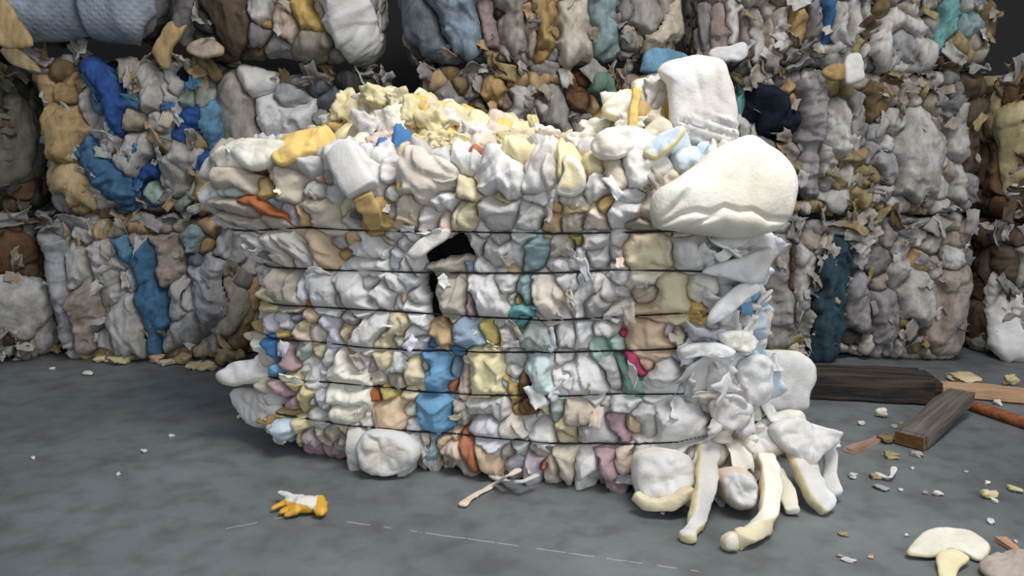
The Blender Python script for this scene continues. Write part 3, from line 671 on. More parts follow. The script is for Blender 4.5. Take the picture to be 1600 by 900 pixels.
# cloth and foam spilling on the right
rs = np.random.RandomState(4)
for (x, y, sz, k) in [(1095,400,.10,'W'),(1130,385,.09,'W'),(1165,415,.12,'W'),(1190,400,.10,'lv'),(1150,430,.11,'W'),(1120,470,.10,'W'),(1160,455,.10,'sbl'),(1180,480,.12,'W'),(1140,505,.12,'W'),(1100,520,.12,'lv'),(1170,515,.10,'crw'),(1195,505,.08,'be'),
    (1080,545,.10,'lv'),(1130,555,.12,'crw'),(1175,555,.10,'lb'),(1100,580,.12,'W'),(1145,590,.14,'W'),(1185,600,.12,'lb'),(1110,620,.10,'wc'),(1160,635,.12,'W'),(1195,640,.12,'W'),(1075,600,.09,'W'),(1130,660,.10,'W'),(1205,570,.08,'W'),(1060,530,.07,'be'),(1085,490,.06,'yo'),
    (1215,690,.12,'W2'),(1250,700,.12,'W'),(1285,690,.10,'W2'),(1150,700,.12,'crw'),(1195,735,.09,'pb'),(1100,725,.09,'W')]:
    p, n = MB.point(x, y, .035); q = at_y(x, y, p.y)
    V, f = sheet_mesh(q, np.array(n)*.8+rs.normal(size=3)*.55, sz, rs)
    obj_np('torn_sheet', to_local(V, MB.root), f, [getmat(k)], MB.root)
fpad('cloth_flap', [(1095,425),(1120,412),(1160,400),(1205,388),(1200,430),(1180,445),(1150,440),(1120,432)], .07, .04, ['W'], wr=.016)
fpad('cloth_flap', [(1105,500),(1118,478),(1150,448),(1178,440),(1190,452),(1165,470),(1135,496),(1112,508)], .09, .035, ['W'], wr=.012)
fpad('cloth_flap', [(1060,548),(1080,538),(1120,535),(1150,548),(1140,560),(1100,558),(1068,560)], .08, .035, ['W'], wr=.014)
fpad('cloth_flap', [(1122,520),(1148,516),(1172,518),(1186,536),(1172,552),(1150,548),(1132,540)], .06, .04, ['crw', 'W'], wr=.016)
fpad('cloth_flap', [(1155,570),(1180,552),(1200,560),(1205,600),(1190,635),(1168,628),(1158,600)], .06, .05, ['W'], wr=.016)
fpad('cloth_flap', [(1110,625),(1140,612),(1165,625),(1170,660),(1140,672),(1115,660)], .04, .04, ['W2'], wr=.022, rag=.3)
fpad('foam_drape', [(1098,700),(1130,682),(1165,668),(1205,645),(1248,640),(1262,665),(1238,700),(1200,716),(1165,728),(1130,712)], .14, .08, ['W', 'crw'], 'white drape with cream underside', nrm=(0, -.8, .6), wr=.022, edge=.7)
pad('cloth_flap', [(1205,668),(1238,652),(1268,662),(1300,672),(1314,680),(1305,700),(1285,712),(1262,735),(1240,715),(1220,700)], at_y(1260, 690, 2.62), (.1, -.8, .5), .07, [getmat('W2'), getmat('W')], MB.root, seed=12, wr=.024)
pad('foam_pad', [(986,712),(1010,700),(1045,699),(1078,712),(1092,742),(1086,764),(1060,778),(1030,792),(1000,786),(988,760)], at_y(1040, 745, 2.56), (0, -1, .35), .12, [getmat('W2'), getmat('crw')], MB.root, seed=14, wr=.016, edge=.93)
strip('foam_rim', [at_y(992, 772, 2.50), at_y(1012, 788, 2.47), at_y(1045, 786, 2.46), at_y(1085, 766, 2.47)], (.03, .04), (.035, .04), [getmat('cr')], MB.root, 3)
pad('foam_roll', [(1118,735),(1150,728),(1175,742),(1183,770),(1176,790),(1155,798),(1135,785),(1122,762)], at_y(1150, 765, 2.5), (0, -1, .3), .12, [getmat('W'), getmat('pb')], MB.root, seed=15, wr=.02)
strip('foam_tongue', [at_y(1108, 688, 2.62), at_y(1106, 720, 2.55), at_y(1098, 770, 2.44), at_z(1088, 815, .03), at_z(1074, 842, .02)], (.085, .045), (.05, .03), [getmat('W'), getmat('ye')], MB.root, 4, wvec=(1, .75, .1), wr=.009)
strip('foam_tongue', [at_y(1196, 712, 2.60), at_y(1203, 740, 2.52), at_y(1204, 785, 2.43), at_z(1195, 815, .035), at_z(1165, 838, .03), at_z(1130, 848, .03)], (.065, .055), (.05, .05), [getmat('crw'), getmat('cr')], MB.root, 6, wvec=(1, .5, .2))
strip('foam_tongue', [at_y(1238, 680, 2.68), at_y(1252, 715, 2.6), at_y(1272, 760, 2.53), at_z(1300, 796, .02)], (.1, .08), (.06, .04), [getmat('W'), getmat('cr')], MB.root, 8, wvec=(1, .6, .2), wr=.009)
strip('foam_tongue', [at_y(1290, 690, 2.7), at_y(1298, 715, 2.66), at_y(1296, 745, 2.62), at_z(1308, 775, .03)], (.05, .05), (.04, .03), [getmat('W')], MB.root, 10, wvec=(1, -.3, .2))
strip('foam_tongue', [at_y(1212, 735, 2.62), at_y(1222, 755, 2.58), at_z(1232, 778, .04), at_z(1238, 800, .02)], (.05, .05), (.04, .03), [getmat('crw')], MB.root, 11, wvec=(1, -.2, .2))
strip('torn_ribbon', [at_y(812, 733, 2.66), at_y(795, 742, 2.62), at_z(770, 758, .012), at_z(746, 772, .01), at_z(730, 782, .01), at_z(722, 790, .01)], (.022, .028), (.008, .008), [getmat('pb')], MB.root, 13, wr=.004)
strip('torn_ribbon', [at_y(842, 742, 2.66), at_y(815, 752, 2.62), at_z(785, 750, .02), at_z(765, 742, .02)], (.022, .02), (.01, .01), [getmat('W2')], MB.root, 16, wr=.004)
pad('foam_flap', [(560,690),(575,672),(600,668),(635,676),(655,695),(652,720),(630,738),(595,742),(565,730)], MB.point(605, 700, .075)[0], (-.15, -1, .15), .11, [getmat('wc'), getmat('W')], MB.root, seed=31, wr=.022, edge=.72)

# ---- loose scraps heaped on the front bale, each a thing of its own
rotm = Matrix.Rotation(YAW, 4, 'Z')
def on_mound(px, py):
    o0 = Vector((0, 0, CAMH)); d = ray(px, py); inv = MB.mw.inverted(); best = None
    for k in range(240):
        t = 2.3 + k*.007; p = inv @ (o0 + d*t)
        if abs(p.x) < .84 and 0 < p.y < .92:
            z = float(mound_z(np.array(p.x), np.array(p.y)))
            if p.z < z + .01:
                w = MB.mw @ Vector((p.x, p.y, z-.012)); return w
            if best is None or p.z-z < best[0]: best = (p.z-z, MB.mw @ Vector((p.x, p.y, z-.012)))
    return best[1] if best else None
TOP = [ # px, py(base), w, h (px), colour
 (528,168,34,22,'oc'),(545,192,44,50,'ye'),(562,165,30,30,'crw'),(590,172,46,34,'ye'),(622,172,34,32,'cr'),(520,200,22,34,'cry'),(575,212,40,32,'W'),(612,208,40,40,'crw'),(640,200,36,38,'ye'),
 (658,190,26,36,'yo'),(630,185,24,22,'lv'),(676,206,36,34,'ye'),(700,196,30,28,'crw'),(690,222,30,22,'ye'),(540,232,26,20,'oc'),(600,236,40,26,'pb'),(650,228,26,20,'yo'),(667,232,22,14,'bg'),
 (742,222,44,30,'W'),(722,232,36,22,'ye'),(760,238,34,26,'pb'),(788,226,30,24,'cry'),(812,222,36,24,'cr'),(836,214,14,34,'cry'),(855,222,34,26,'crw'),(880,226,30,22,'pe'),(905,236,38,28,'crw'),
 (930,222,46,34,'crw'),(950,236,36,24,'ye'),(968,190,44,46,'crw'),(1002,170,34,22,'oc'),(1006,156,34,28,'W'),(1022,168,40,42,'W2'),(990,215,48,34,'crw'),(958,205,30,22,'gb'),(1018,205,36,30,'be'),
 (470,226,34,14,'yo'),(400,224,54,16,'crw'),(440,216,40,16,'crw'),(500,222,34,22,'be'),(560,238,34,20,'crw'),(620,246,20,26,'yo'),(700,240,34,18,'cr'),(780,240,30,18,'crw')]
CN = dict(oc='ochre', ye='pale yellow', crw='off-white', cr='cream', cry='straw yellow', W='white', yo='bright yellow', lv='lavender-white', pb='pinkish beige', bg='blue-grey', pe='peach', W2='grey-white', gb='grey-beige', be='beige', lb='light blue')
for i, (x, y, w, h, k) in enumerate(TOP):
    p = on_mound(x, y)
    if p is None: continue
    dep = (p.y*CP-(p.z-CAMH)*SP); sx, sz = w/F*dep, h/F*dep
    o = lump('foam_scrap', p, (sx*1.15, sx*.9, sz*1.2), k, 40+i, rot=(R.uniform(-.25, .25), R.uniform(-.3, .3), R.uniform(-.5, .5)), rough=.5, box=.62)
    o['ck'] = k; o['cx'] = x
strip_y = strip('foam_strip', [on_mound(985, 212)+Vector((0, -.05, .0)), on_mound(985, 212)+Vector((0.0, -.045, .09)), on_mound(985, 212)+Vector((.015, -.03, .17))], (.03, .03), (.03, .025), [getmat('yo')], None, 5, floor=False, wvec=(1, 0, 0))
tag(strip_y, 'bright yellow foam strip standing upright at the right of the heap on the front bale', 'foam scrap')
for z in [o for o in list(bpy.data.objects) if o.get('ck')]:
    k, x = z['ck'], z['cx']; del z['ck']; del z['cx']
    sec = 'left end of' if x < 510 else 'tall left mound on' if x < 715 else 'low middle of' if x < 925 else 'right mound on'
    tag(z, f'loose {CN[k]} foam scrap lying on the {sec} the front bale top' if 'mound' not in sec else f'loose {CN[k]} foam scrap in the {sec} the front bale top', 'foam scrap', f'{CN[k]} scraps on the {sec} the front bale top')

# ================================================================== BALES BEHIND
YB = 4.33
def bb(name, x0, x1, z0, H, label, seed, dy=0, yaw=0, D=.8, rc=.13, rz=.085, bulge=.06, step=.0085):
    dep = (YB+dy)*CP-(z0+H/2-CAMH)*SP
    X0, X1 = (x0-800)/F*dep + .05, (x1-800)/F*dep - .05; H -= .02
    b = Bale(name, ((X0+X1)/2, YB+dy), yaw, X1-X0, D, H, z0, rc, rz, step, .35, None, seed, bulge)
    tag(b.root, label, 'bale'); return b
G1 = ['lg', 'gr', 'gb', 'be', 'lgb', 'ta', 'W2']; G2 = ['lg', 'gr', 'pkb', 'gb', 'lav', 'ocy', 'gr2', 'W2', 'lg']
b = bb('pressed_bale', 62, 396, 0, .78, 'bottom-row bale with a hanging blue strip at the left of the back stack', 21)
b.add((85,385,92,460,102,520,26,'lgb',.03),(115,400,122,440,20,'W2'),(130,455,132,535,20,'pkb'),(162,395,180,470,17,'lg'),(190,480,210,540,21,'W2',.02),(190,388,13,'sb',.03),(232,400,240,470,246,545,15,'stb',.03),
 (265,385,265,425,20,'pkb'),(212,380,10,'lav'),(300,370,15,'tb',.02),(322,380,8,'ta'),(310,412,12,'bgd'),(320,430,345,480,27,'lgb',.02),(355,440,362,500,22,'gb'),(300,520,270,540,22,'lgb'),(332,542,14,'lg'),(200,440,14,'lg'),(160,530,14,'lg'),
 (380,500,370,535,10,'ocy',.03),(95,355,14,'gw'),(160,352,10,'tnl'),(180,355,10,'be'),(375,440,12,'gr2'))
b.build(G1, fill_r=.03, gap=.05, wad_max=.09, shreds=28)
b = bb('pressed_bale', -150, 58, 0, .78, 'bottom-row bale with a large white lump at the left frame edge', 22, dy=-.05)
b.add((30,480,48,'W2',.03),(20,400,28,'br'),(45,425,14,'brd'),(-40,480,40,'lg'),(25,440,14,'ta'))
b.build(['lg', 'gr', 'brd', 'gb'], fill_r=.04, gap=.06, wad_max=.09)
b = bb('pressed_bale', -160, 40, .79, .76, 'middle-row bale of grey-green cloth above brown cardboard at the left frame edge', 23)
b.add((18,180,15,260,30,'ggr'),(25,335,26,'brd'),(35,300,14,'br'),(40,130,14,'dk'),(-40,220,40,'ggr'))
b.build(['ggr', 'dk', 'brd', 'ggr'], fill_r=.04, gap=.06, wad_max=.08)
b = bb('pressed_bale', 46, 346, .79, .80, 'middle-row bale mixing bright blue cloth and tan foam sheets', 24, dy=.0)
b.add((30,88,52,102,11,'tnl',.04),(58,125,76,165,17,'tn',.03),(100,190,106,225,26,'tn',.03),(105,272,128,302,20,'tnl',.03),(60,235,80,252,14,'lav'),(90,322,12,'lav'),(62,205,8,'W2'),(150,105,180,150,186,192,12,'db',.03),
 (150,160,13,'sbl'),(165,190,170,222,14,'lgb'),(138,240,165,282,202,305,16,'stb',.04),(190,322,222,320,14,'stb',.03),(236,262,213,292,9,'db',.03),(215,225,205,252,19,'lg'),(225,110,242,150,16,'W2',.02),(205,190,14,'be'),
 (290,150,295,168,8,'mi'),(240,298,252,312,13,'mi'),(300,180,290,202,13,'db'),(335,190,345,222,21,'sb',.05),(328,258,16,'db',.03),(275,290,280,255,18,'lg'),(316,300,318,265,7,'oc'),(310,75,14,'pb'),(280,112,12,'nv',-.03),
 (95,112,14,'ocd'),(120,130,10,'ta'),(185,92,16,'nv',-.03),(255,190,10,'lg'),(250,225,10,'gw'),(200,335,20,'tnl'),(150,335,12,'ocy'))
b.build(['lg', 'be', 'ta', 'gr', 'stb', 'gw', 'ocy', 'W2'], fill_r=.028, gap=.045, wad_max=.08)
ML1 = b
b = bb('pressed_bale', 334, 610, .79, .74, 'middle-row bale of smooth beige and white pads behind the heap', 25, dy=.1)
b.add((352,135,366,180,380,220,30,'be2',.05),(415,112,33,'W',.04),(455,160,20,'lgb'),(428,190,462,197,33,'W',.03),(500,130,18,'bgd',.02),(560,130,25,'dk'),(350,95,10,'tnl',.03),(525,165,20,'bgd'),(580,170,25,'dk'))
b.build(G1, fill_r=.04, gap=.06, wad_max=.09, shreds=14)
b = bb('pressed_bale', 640, 1128, .79, .74, 'middle-row bale of grey and tan cloth behind the heap at centre', 26)
b.add((695,155,722,195,18,'gr',.02),(770,128,776,148,9,'oc',.03),(782,192,14,'gb'),(812,150,818,170,14,'lg'),(832,182,10,'pkg'),(868,150,880,205,14,'gr'),(905,190,12,'gr2'),(938,128,952,160,11,'gn',.02),(680,130,12,'ta'),(720,128,10,'ocd'),
 (930,165,10,'ta'),(900,140,9,'br'),(745,170,12,'brd'),(755,200,12,'pkb'),(795,160,8,'pkg'),(850,170,8,'W2'),(650,150,12,'dk'),(980,180,18,'be'),(1050,170,40,'gr'),(1100,170,14,'pkg'),(1020,140,18,'gb'))
b.build(['gr', 'gb', 'pkg', 'brd', 'ocd', 'lg', 'ta'], fill_r=.022, gap=.04, wad_max=.07)
b = bb('pressed_bale', 1135, 1556, .79, .74, 'middle-row bale of grey vertical folds with a navy cloth at its left', 27)
b.add((1185,165,1215,190,28,'nv',.02),(1155,160,12,'te',.02),(1240,158,1230,192,7,'ta'),(1265,150,1260,230,1265,300,15,'lav',.02),(1292,240,1296,300,12,'lg'),(1310,175,1310,225,15,'W2',.02),(1338,160,1336,220,10,'gr'),(1365,148,1365,180,10,'ocd'),
 (1390,150,10,'pkb'),(1402,190,17,'lg'),(1372,205,12,'lgb'),(1440,205,1432,280,32,'lg',.02),(1465,155,1470,190,13,'gb'),(1525,180,1530,250,20,'brd'),(1500,175,1498,240,10,'lg'),(1330,245,11,'ocy',.03),(1342,268,8,'ocy',.03),(1345,305,10,'ocy',.02),
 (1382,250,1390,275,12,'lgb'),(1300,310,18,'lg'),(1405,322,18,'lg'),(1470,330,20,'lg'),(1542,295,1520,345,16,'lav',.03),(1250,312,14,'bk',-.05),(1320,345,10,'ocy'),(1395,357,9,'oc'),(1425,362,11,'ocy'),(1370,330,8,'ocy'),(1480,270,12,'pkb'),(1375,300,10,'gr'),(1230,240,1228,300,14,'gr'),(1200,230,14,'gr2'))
b.build(G2, fill_r=.02, gap=.04, wad_max=.07)
MR = b
b = bb('pressed_bale', 1185, 1536, 0, .78, 'bottom-row bale with a dark teal cloth behind the timber', 28)
b.add((1215,395,1215,525,25,'gr',.02),(1240,395,1238,450,5,'brd'),(1256,400,1250,500,11,'lg'),(1230,525,9,'br',.02),(1233,548,11,'ye',.04),(1310,400,1296,480,1285,562,22,'td',.03),(1340,392,10,'W2'),(1334,445,1345,505,13,'lav'),(1370,410,17,'gr2'),
 (1383,470,1390,552,13,'lav',.02),(1430,445,1435,485,19,'lg',.02),(1466,450,1464,500,7,'ta'),(1490,455,1480,530,32,'pkb',.03),(1445,552,1480,562,10,'gb',.02),(1525,470,1520,540,14,'lav'),(1330,530,14,'dk'),(1400,430,12,'lg'),(1482,382,12,'pkb'),
 (1458,385,12,'W2'),(1355,540,10,'lg'),(1420,520,8,'brd'),(1440,405,10,'tn',.02),(1410,390,10,'lg'),(1520,400,12,'gr2'),(1290,385,8,'lg'),(1275,450,7,'lg'))
b.build(G2, fill_r=.024, gap=.045, wad_max=.08)
b = bb('pressed_bale', 1542, 1720, 0, .76, 'bottom-row bale with a white lump at the right frame edge', 29)
b.add((1580,490,1588,550,28,'W',.02),(1570,410,20,'brd'),(1640,480,40,'lg'))
b.build(['gr', 'brd', 'lg', 'dk'], fill_r=.04, gap=.06)
b = bb('pressed_bale', 1566, 1740, .78, .74, 'middle-row bale of cream-yellow foam cut off by the right frame edge', 30, dy=-.05)
b.add((1592,200,1590,262,30,'cry',.04),(1592,292,10,'W',.04),(1590,350,20,'br'),(1600,320,12,'brd'))
b.build(['cry', 'brd', 'gb', 'br'], fill_r=.04, gap=.06)
# upper row
b = bb('pressed_bale', -40, 246, 1.68, .8, 'top-row bale of blue-grey quilted mattress pads at upper left', 31, dy=-.12, rz=.16, bulge=.03)
TQ = b
b.add((60,-60,85,45,50,'qg',.03),(190,-60,186,45,48,'qg',.03),(20,20,12,'gr2'),(130,66,10,'dk'),(225,68,9,'gr2'))
b.build(['gr2', 'dk', 'bgd'], fill_r=.05, gap=.08, wad_max=.1, warpamp=.006, shreds=6)
b = bb('pressed_bale', -240, -44, 1.6, .8, 'top-row bale with a tan foam sheet at the upper left frame corner', 32, dy=-.05)
b.add((-60,20,50,'tn'))
b.build(['tn', 'gr2', 'dk'], fill_r=.05, gap=.08)
b = bb('pressed_bale', 250, 592, 1.57, .8, 'top-row bale of beige and white bulging pads with a dark left end', 33, dy=-.05, rz=.15)
b.add((285,-20,278,35,32,'gr2'),(350,10,368,60,26,'brd'),(402,60,20,'gr2'),(408,20,16,'W2'),(440,20,452,52,13,'pb'),(470,5,490,38,8,'yo',.02),(530,-20,553,40,560,80,34,'W',.04),(490,78,28,'gb',.03),(428,72,20,'gr'),(415,38,8,'oc'),(320,40,12,'dk'),(500,15,10,'crw'),(310,85,14,'brd'))
b.build(G1, fill_r=.035, gap=.055, wad_max=.1, shreds=26)
b = bb('pressed_bale', 618, 1078, 1.55, .8, 'top-row bale with grey-blue pads at its left end and a rolled pad at right', 34, dy=0)
b.add((640,-10,668,55,700,100,24,'bgd',.03),(705,-10,730,60,33,'bg',.04),(755,15,760,65,14,'pkg'),(766,85,8,'ocy',.02),(800,10,806,75,17,'be2',.02),(783,20,6,'dk'),(826,20,828,70,9,'pkb'),(845,-10,850,62,11,'oc'),(895,20,895,88,19,'bw',.02),(868,50,8,'ocy'),
 (945,10,945,58,952,88,17,'tb',.02),(985,60,18,'gr'),(972,20,10,'gr2'),(1012,15,1012,30,22,'gr',-.01),(1066,-10,1052,38,1020,62,8,'be',.06),(790,95,10,'gb'),(850,85,8,'oc'),(920,50,6,'pkb'),(975,90,12,'gr2'))
b.build(['gr', 'gb', 'pkb', 'brd', 'gr2', 'ta'], fill_r=.022, gap=.045, wad_max=.08)
b = bb('pressed_bale', 1086, 1586, 1.54, .8, 'top-row bale with a white rolled ring and teal cloth at upper right', 35, dy=-.02)
b.add((1096,20,1098,80,11,'gr2'),(1122,20,1126,85,14,'pkg'),(1146,10,1148,60,9,'W2'),(1162,30,1165,70,9,'pkg'),(1182,30,1186,100,11,'lg'),(1203,10,1204,90,9,'pkb'),(1218,30,1216,70,9,'W2'),(1248,30,1248,62,8,'oc',.01),(1270,10,1271,60,10,'gr2'),(1293,10,1297,62,5,'bl'),
 (1315,20,1312,95,14,'lg',.01),(1338,10,1336,60,9,'W2'),(1372,70,1380,42,1410,32,1438,52,1442,90,1415,110,1385,104,1372,70,10,'W2',.03),(1395,90,1412,55,1425,85,11,'lgb',-.02),(1397,76,5,'ol',-.02),(1372,5,14,'ocd'),(1425,8,12,'crw'),(1460,35,11,'gr'),(1490,0,1472,85,9,'te'),(1517,40,14,'tb'),
 (1560,22,1572,45,19,'ocd',.02),(1498,75,12,'ocy',.02),(1540,82,12,'brd'),(1552,95,8,'tb'),(1240,85,9,'lav'),(1270,85,12,'lg'),(1350,80,8,'lg'),(1480,120,12,'ocy',.02),(1530,110,12,'gb'),(1445,60,8,'gr2'))
b.build(G2 + ['brd'], fill_r=.02, gap=.04, wad_max=.07)
T4 = b
# bottom-row bales behind the front bale that carry the row above
for x0, x1, sd, lb in ((402, 780, 41, 'bottom-row bale hidden behind the left half of the front bale'), (788, 1178, 42, 'bottom-row bale hidden behind the right half of the front bale')):
    b = bb('pressed_bale', x0, x1, 0, .78, lb, sd, dy=.03, step=.014); b.build(G1, fill_r=.05, gap=.09, wad_max=.08)

# scraps sticking out of the stack
def stick(name, poly, Y, th, cols, seed, label, cat='foam scrap', nrm=(0, -1, .1), wr=.008, part_of=None):
    cx = sum(p[0] for p in poly)/len(poly); cy = sum(p[1] for p in poly)/len(poly)
    if part_of: pad(name, poly, at_y(cx, cy, Y), nrm, th, [getmat(c, True) for c in cols], part_of.root, seed=seed, wr=wr, rag=.22); return
    tag(pad(name, poly, at_y(cx, cy, Y), nrm, th, [getmat(c, True) for c in cols], None, seed=seed, wr=wr, rag=.28), label, cat)
stick('foam_slab', [(1000,112),(1008,82),(1030,74),(1074,88),(1072,104),(1040,116)], 4.12, .06, ['sbl'], 1, 'light blue foam slab wedged between bales left of the upright white pad')
stick('cloth_roll', [(1105,92),(1112,75),(1140,72),(1160,66),(1166,80),(1158,94),(1130,98)], 4.2, .05, ['W'], 2, 'white rolled cloth jutting out below pinkish folds right of the upright pad', 'cloth')
stick('foam_block', [(1318,98),(1330,82),(1346,86),(1351,120),(1335,130),(1322,128)], 4.16, .05, ['W'], 3, '', part_of=T4)
stick('foam_block', [(1285,114),(1302,100),(1322,104),(1320,126),(1300,126)], 4.17, .05, ['oc'], 4, '', part_of=T4)
stick('foam_sheet', [(240,78),(256,40),(268,32),(276,44),(290,40),(280,60),(268,80),(262,108),(250,100)], 4.22, .04, ['tn'], 5, 'tan foam sheet with finger-like tips right of the quilted pads')
stick('foam_sheet', [(0,72),(-20,40),(0,-4),(14,2),(30,30),(50,64),(28,74)], 4.05, .04, ['tn'], 6, '', part_of=TQ)
stick('foam_sheet', [(292,80),(300,66),(325,62),(350,72),(345,88),(315,92)], 4.25, .05, ['pb', 'tnl'], 7, 'pinkish foam sheet with tan edge above the beige pad')
stick('foam_sheet', [(4,80),(24,74),(50,92),(62,112),(40,110),(14,98)], 4.25, .05, ['tnl'], 8, 'pale tan torn foam sheet below the quilted pads near the left frame edge')

# ================================================================== FLOOR PIECES
# timber
def beam(name, A, B, w, h, m, label, cat, rz0=0, seed=0, endmat=None, group=None):
    A, B = Vector(A), Vector(B); d = B-A; L = d.length; xax = d.normalized(); yax = Vector((0, 0, 1)).cross(xax).normalized(); zax = xax.cross(yax)
    bm = bmesh.new(); bmesh.ops.create_cube(bm, size=1)
    bmesh.ops.subdivide_edges(bm, edges=[e for e in bm.edges if abs(e.verts[0].co.x-e.verts[1].co.x) > .5], cuts=24)
    bmesh.ops.bevel(bm, geom=[e for e in bm.edges if e.calc_face_angle(0) > 1], offset=.04, segments=2, affect='EDGES')
    V = np.array([v.co for v in bm.verts]); V = V*np.array([L, w, h])
    f = fbm(V[:, 0]*5+seed, V[:, 1]*18, V[:, 2]*18, seed=seed, oct=3); V[:, 1] += f*.012*np.sign(V[:, 1]); V[:, 2] += f*.010*np.sign(V[:, 2])
    V[:, 0] += fbm(V[:, 1]*30, V[:, 2]*30, V[:, 0]*0, seed=seed+4)*.02*(np.abs(V[:, 0]) > L*.47)
    faces = [[v.index for v in f_.verts] for f_ in bm.faces]
    fm = [1 if (endmat and abs(f_.normal.x) > .8 and f_.calc_center_median().x > 0) else 0 for f_ in bm.faces]; bm.free()
    V[:, 2] -= V[:, 2].min()
    o = obj_np(name, V, faces, [m] + ([endmat] if endmat else []), None, fm, smooth=False)
    M = Matrix((xax, yax, zax)).transposed().to_4x4(); o.matrix_world = Matrix.Translation((A+B)/2) @ M
    tag(o, label, cat, group); return o
wd = mat_wood('charred_timber', '16130f', '5a4a3e'); wl = mat_wood('raw_pine', 'b08a6a', 'cda886'); wg = mat_wood('grey_weathered_timber', '4e4842', '7f766b'); wr_ = mat_wood('red_brown_timber', '7b4226', 'a96440')
wend = mat_wood('rusty_timber_end', '5a3a17', '8a5a22', (20, 20, 20))
A = at_z(1210, 622); B = at_z(1478, 636)
beam('timber_beam', A+Vector((0, .13, 0)), B+Vector((0, .13, 0)), .26, .105, wd, 'thick dark charred timber beam on the floor before the right bales', 'timber', seed=2)
beam('timber_board', at_z(1482, 622)+Vector((0, .07, 0)), at_z(1660, 640)+Vector((0, .07, 0)), .12, .045, wl, 'pale tan timber board on the floor beyond the end of the dark beam', 'timber', seed=5)
A = at_z(1512, 640, .0); B = at_z(1660, 690, .0)
t = tube('wooden_pole', [A+(B-A)*(i/12)+Vector((0, 0, .026)) for i in range(13)], .024, wr_, None, 12)
tag(t, 'reddish-brown round wooden pole on the floor at the right frame edge', 'timber')
A = at_z(1502, 628, .055); B = at_z(1420, 700, .0)
beam('timber_plank', A, B, .115, .055, wg, 'grey weathered plank with a rusty brown near end leaning on the pale board', 'timber', seed=8, endmat=wend)
o = beam('wood_splinter', at_z(1326, 708), at_z(1372, 688), .035, .012, mat_wood('pinkish_timber', '9a7663', 'b79a88'), 'pinkish-brown wood splinter on the floor near the dark beam', 'timber', seed=9)
o = beam('wood_splinter', at_z(1562, 846), at_z(1592, 866), .03, .012, wl, 'tan wood splinter on the floor next to the grey-brown rag', 'timber', seed=10)

# glove
def glove():
    def g(x, y, z=.02): return np.array(at_z(x, y, z))
    root = empty('glove', at_z(470, 800))
    bm_objs = []
    segs = [([g(505,786,.025), g(480,788,.03), g(462,789,.028)], [.030,.036,.034]), ([g(462,786,.028), g(446,785,.026), g(425,795,.015)], [.024,.015,.010]),
            ([g(462,792,.026), g(450,795,.022), g(437,801,.014)], [.022,.014,.010]), ([g(466,797,.024), g(456,800,.02), g(445,806,.012)], [.02,.013,.010]),
            ([g(474,782,.034), g(455,776,.038), g(436,769,.034)], [.024,.014,.011]), ([g(498,778,.035), g(500,790,.03), g(502,802,.022)], [.022,.022,.02])]
    V, Fc = [], []
    for pts, rad in segs:
        P = np.array(pts); n = 9; tt = np.linspace(0, len(P)-1, n)
        for axis in range(1):
            C = np.array([[np.interp(t_, range(len(P)), P[:, k]) for k in range(3)] for t_ in tt]); Rr = np.interp(tt, range(len(P)), rad)
            base = len(V); m = 12
            T = np.gradient(C, axis=0); T /= np.linalg.norm(T, axis=1)[:, None]
            rows = []
            for i in range(n):
                a = np.cross(T[i], [0, 0, 1.]); a /= np.linalg.norm(a); b = np.cross(a, T[i])
                rr = Rr[i]*(.75 if i in (0, n-1) else 1)
                for j in range(m): an = 2*math.pi*j/m; V.append(C[i]+rr*(math.cos(an)*a+.75*math.sin(an)*b))
            for i in range(n-1):
                for j in range(m): Fc.append((base+i*m+j, base+i*m+(j+1) % m, base+(i+1)*m+(j+1) % m, base+(i+1)*m+j))
            for i, sgn in ((0, -1), (n-1, 1)):
                V.append(C[i]+T[i]*sgn*Rr[i]*.6); c = len(V)-1
                for j in range(m):
                    q = (base+i*m+j, base+i*m+(j+1) % m, c); Fc.append(q if sgn > 0 else q[::-1])
    me = bpy.data.meshes.new('tmp'); me.from_pydata([tuple(v) for v in V], [], Fc); me.update()
    t = bpy.data.objects.new('tmp', me); COL.objects.link(t)
    md = t.modifiers.new('r', 'REMESH'); md.mode = 'VOXEL'; md.voxel_size = .004; ms = t.modifiers.new('s', 'SMOOTH'); ms.iterations = 3
    dg = bpy.context.evaluated_depsgraph_get(); ev = t.evaluated_get(dg); m2 = bpy.data.meshes.new_from_object(ev)
    V = np.array([v.co for v in m2.vertices]); N = np.array([v.normal for v in m2.vertices]); F2 = [list(p.vertices) for p in m2.polygons]
    bpy.data.objects.remove(t); bpy.data.meshes.remove(me)
    V = V + N*(fbm(V[:, 0]*40, V[:, 1]*40, V[:, 2]*40, seed=3)*.004)[:, None]; V[:, 2] = np.maximum(V[:, 2], .003)
    X, Y, _ = project(V); L = V - np.array(root.location)
    lim = np.interp(X, [424, 436, 452, 480, 492, 498], [760, 776, 784, 790, 800, 770])
    wh = np.array([np.mean(Y[f] < lim[f]) > .5 and np.mean(N[f, 2]) > -.2 for f in F2])
    for nm, msk, mm, lb in (('glove_shell', ~wh, mat_plain('yellow_rubber', 'e0aa3c', .5), None), ('glove_back', wh, mat_plain('white_knit', 'e6e2d8', .9), 'white knit back of the glove')):
        ff = [f for f, k in zip(F2, msk) if k]; used = sorted({i for f in ff for i in f}); mp = {u: i for i, u in enumerate(used)}
        o = obj_np(nm, L[used], [[mp[i] for i in f] for f in ff], [mm], root)
        if lb: o['label'] = lb
    tag(root, 'yellow work glove with white back lying on the bare concrete in front of the bale', 'glove')
glove()
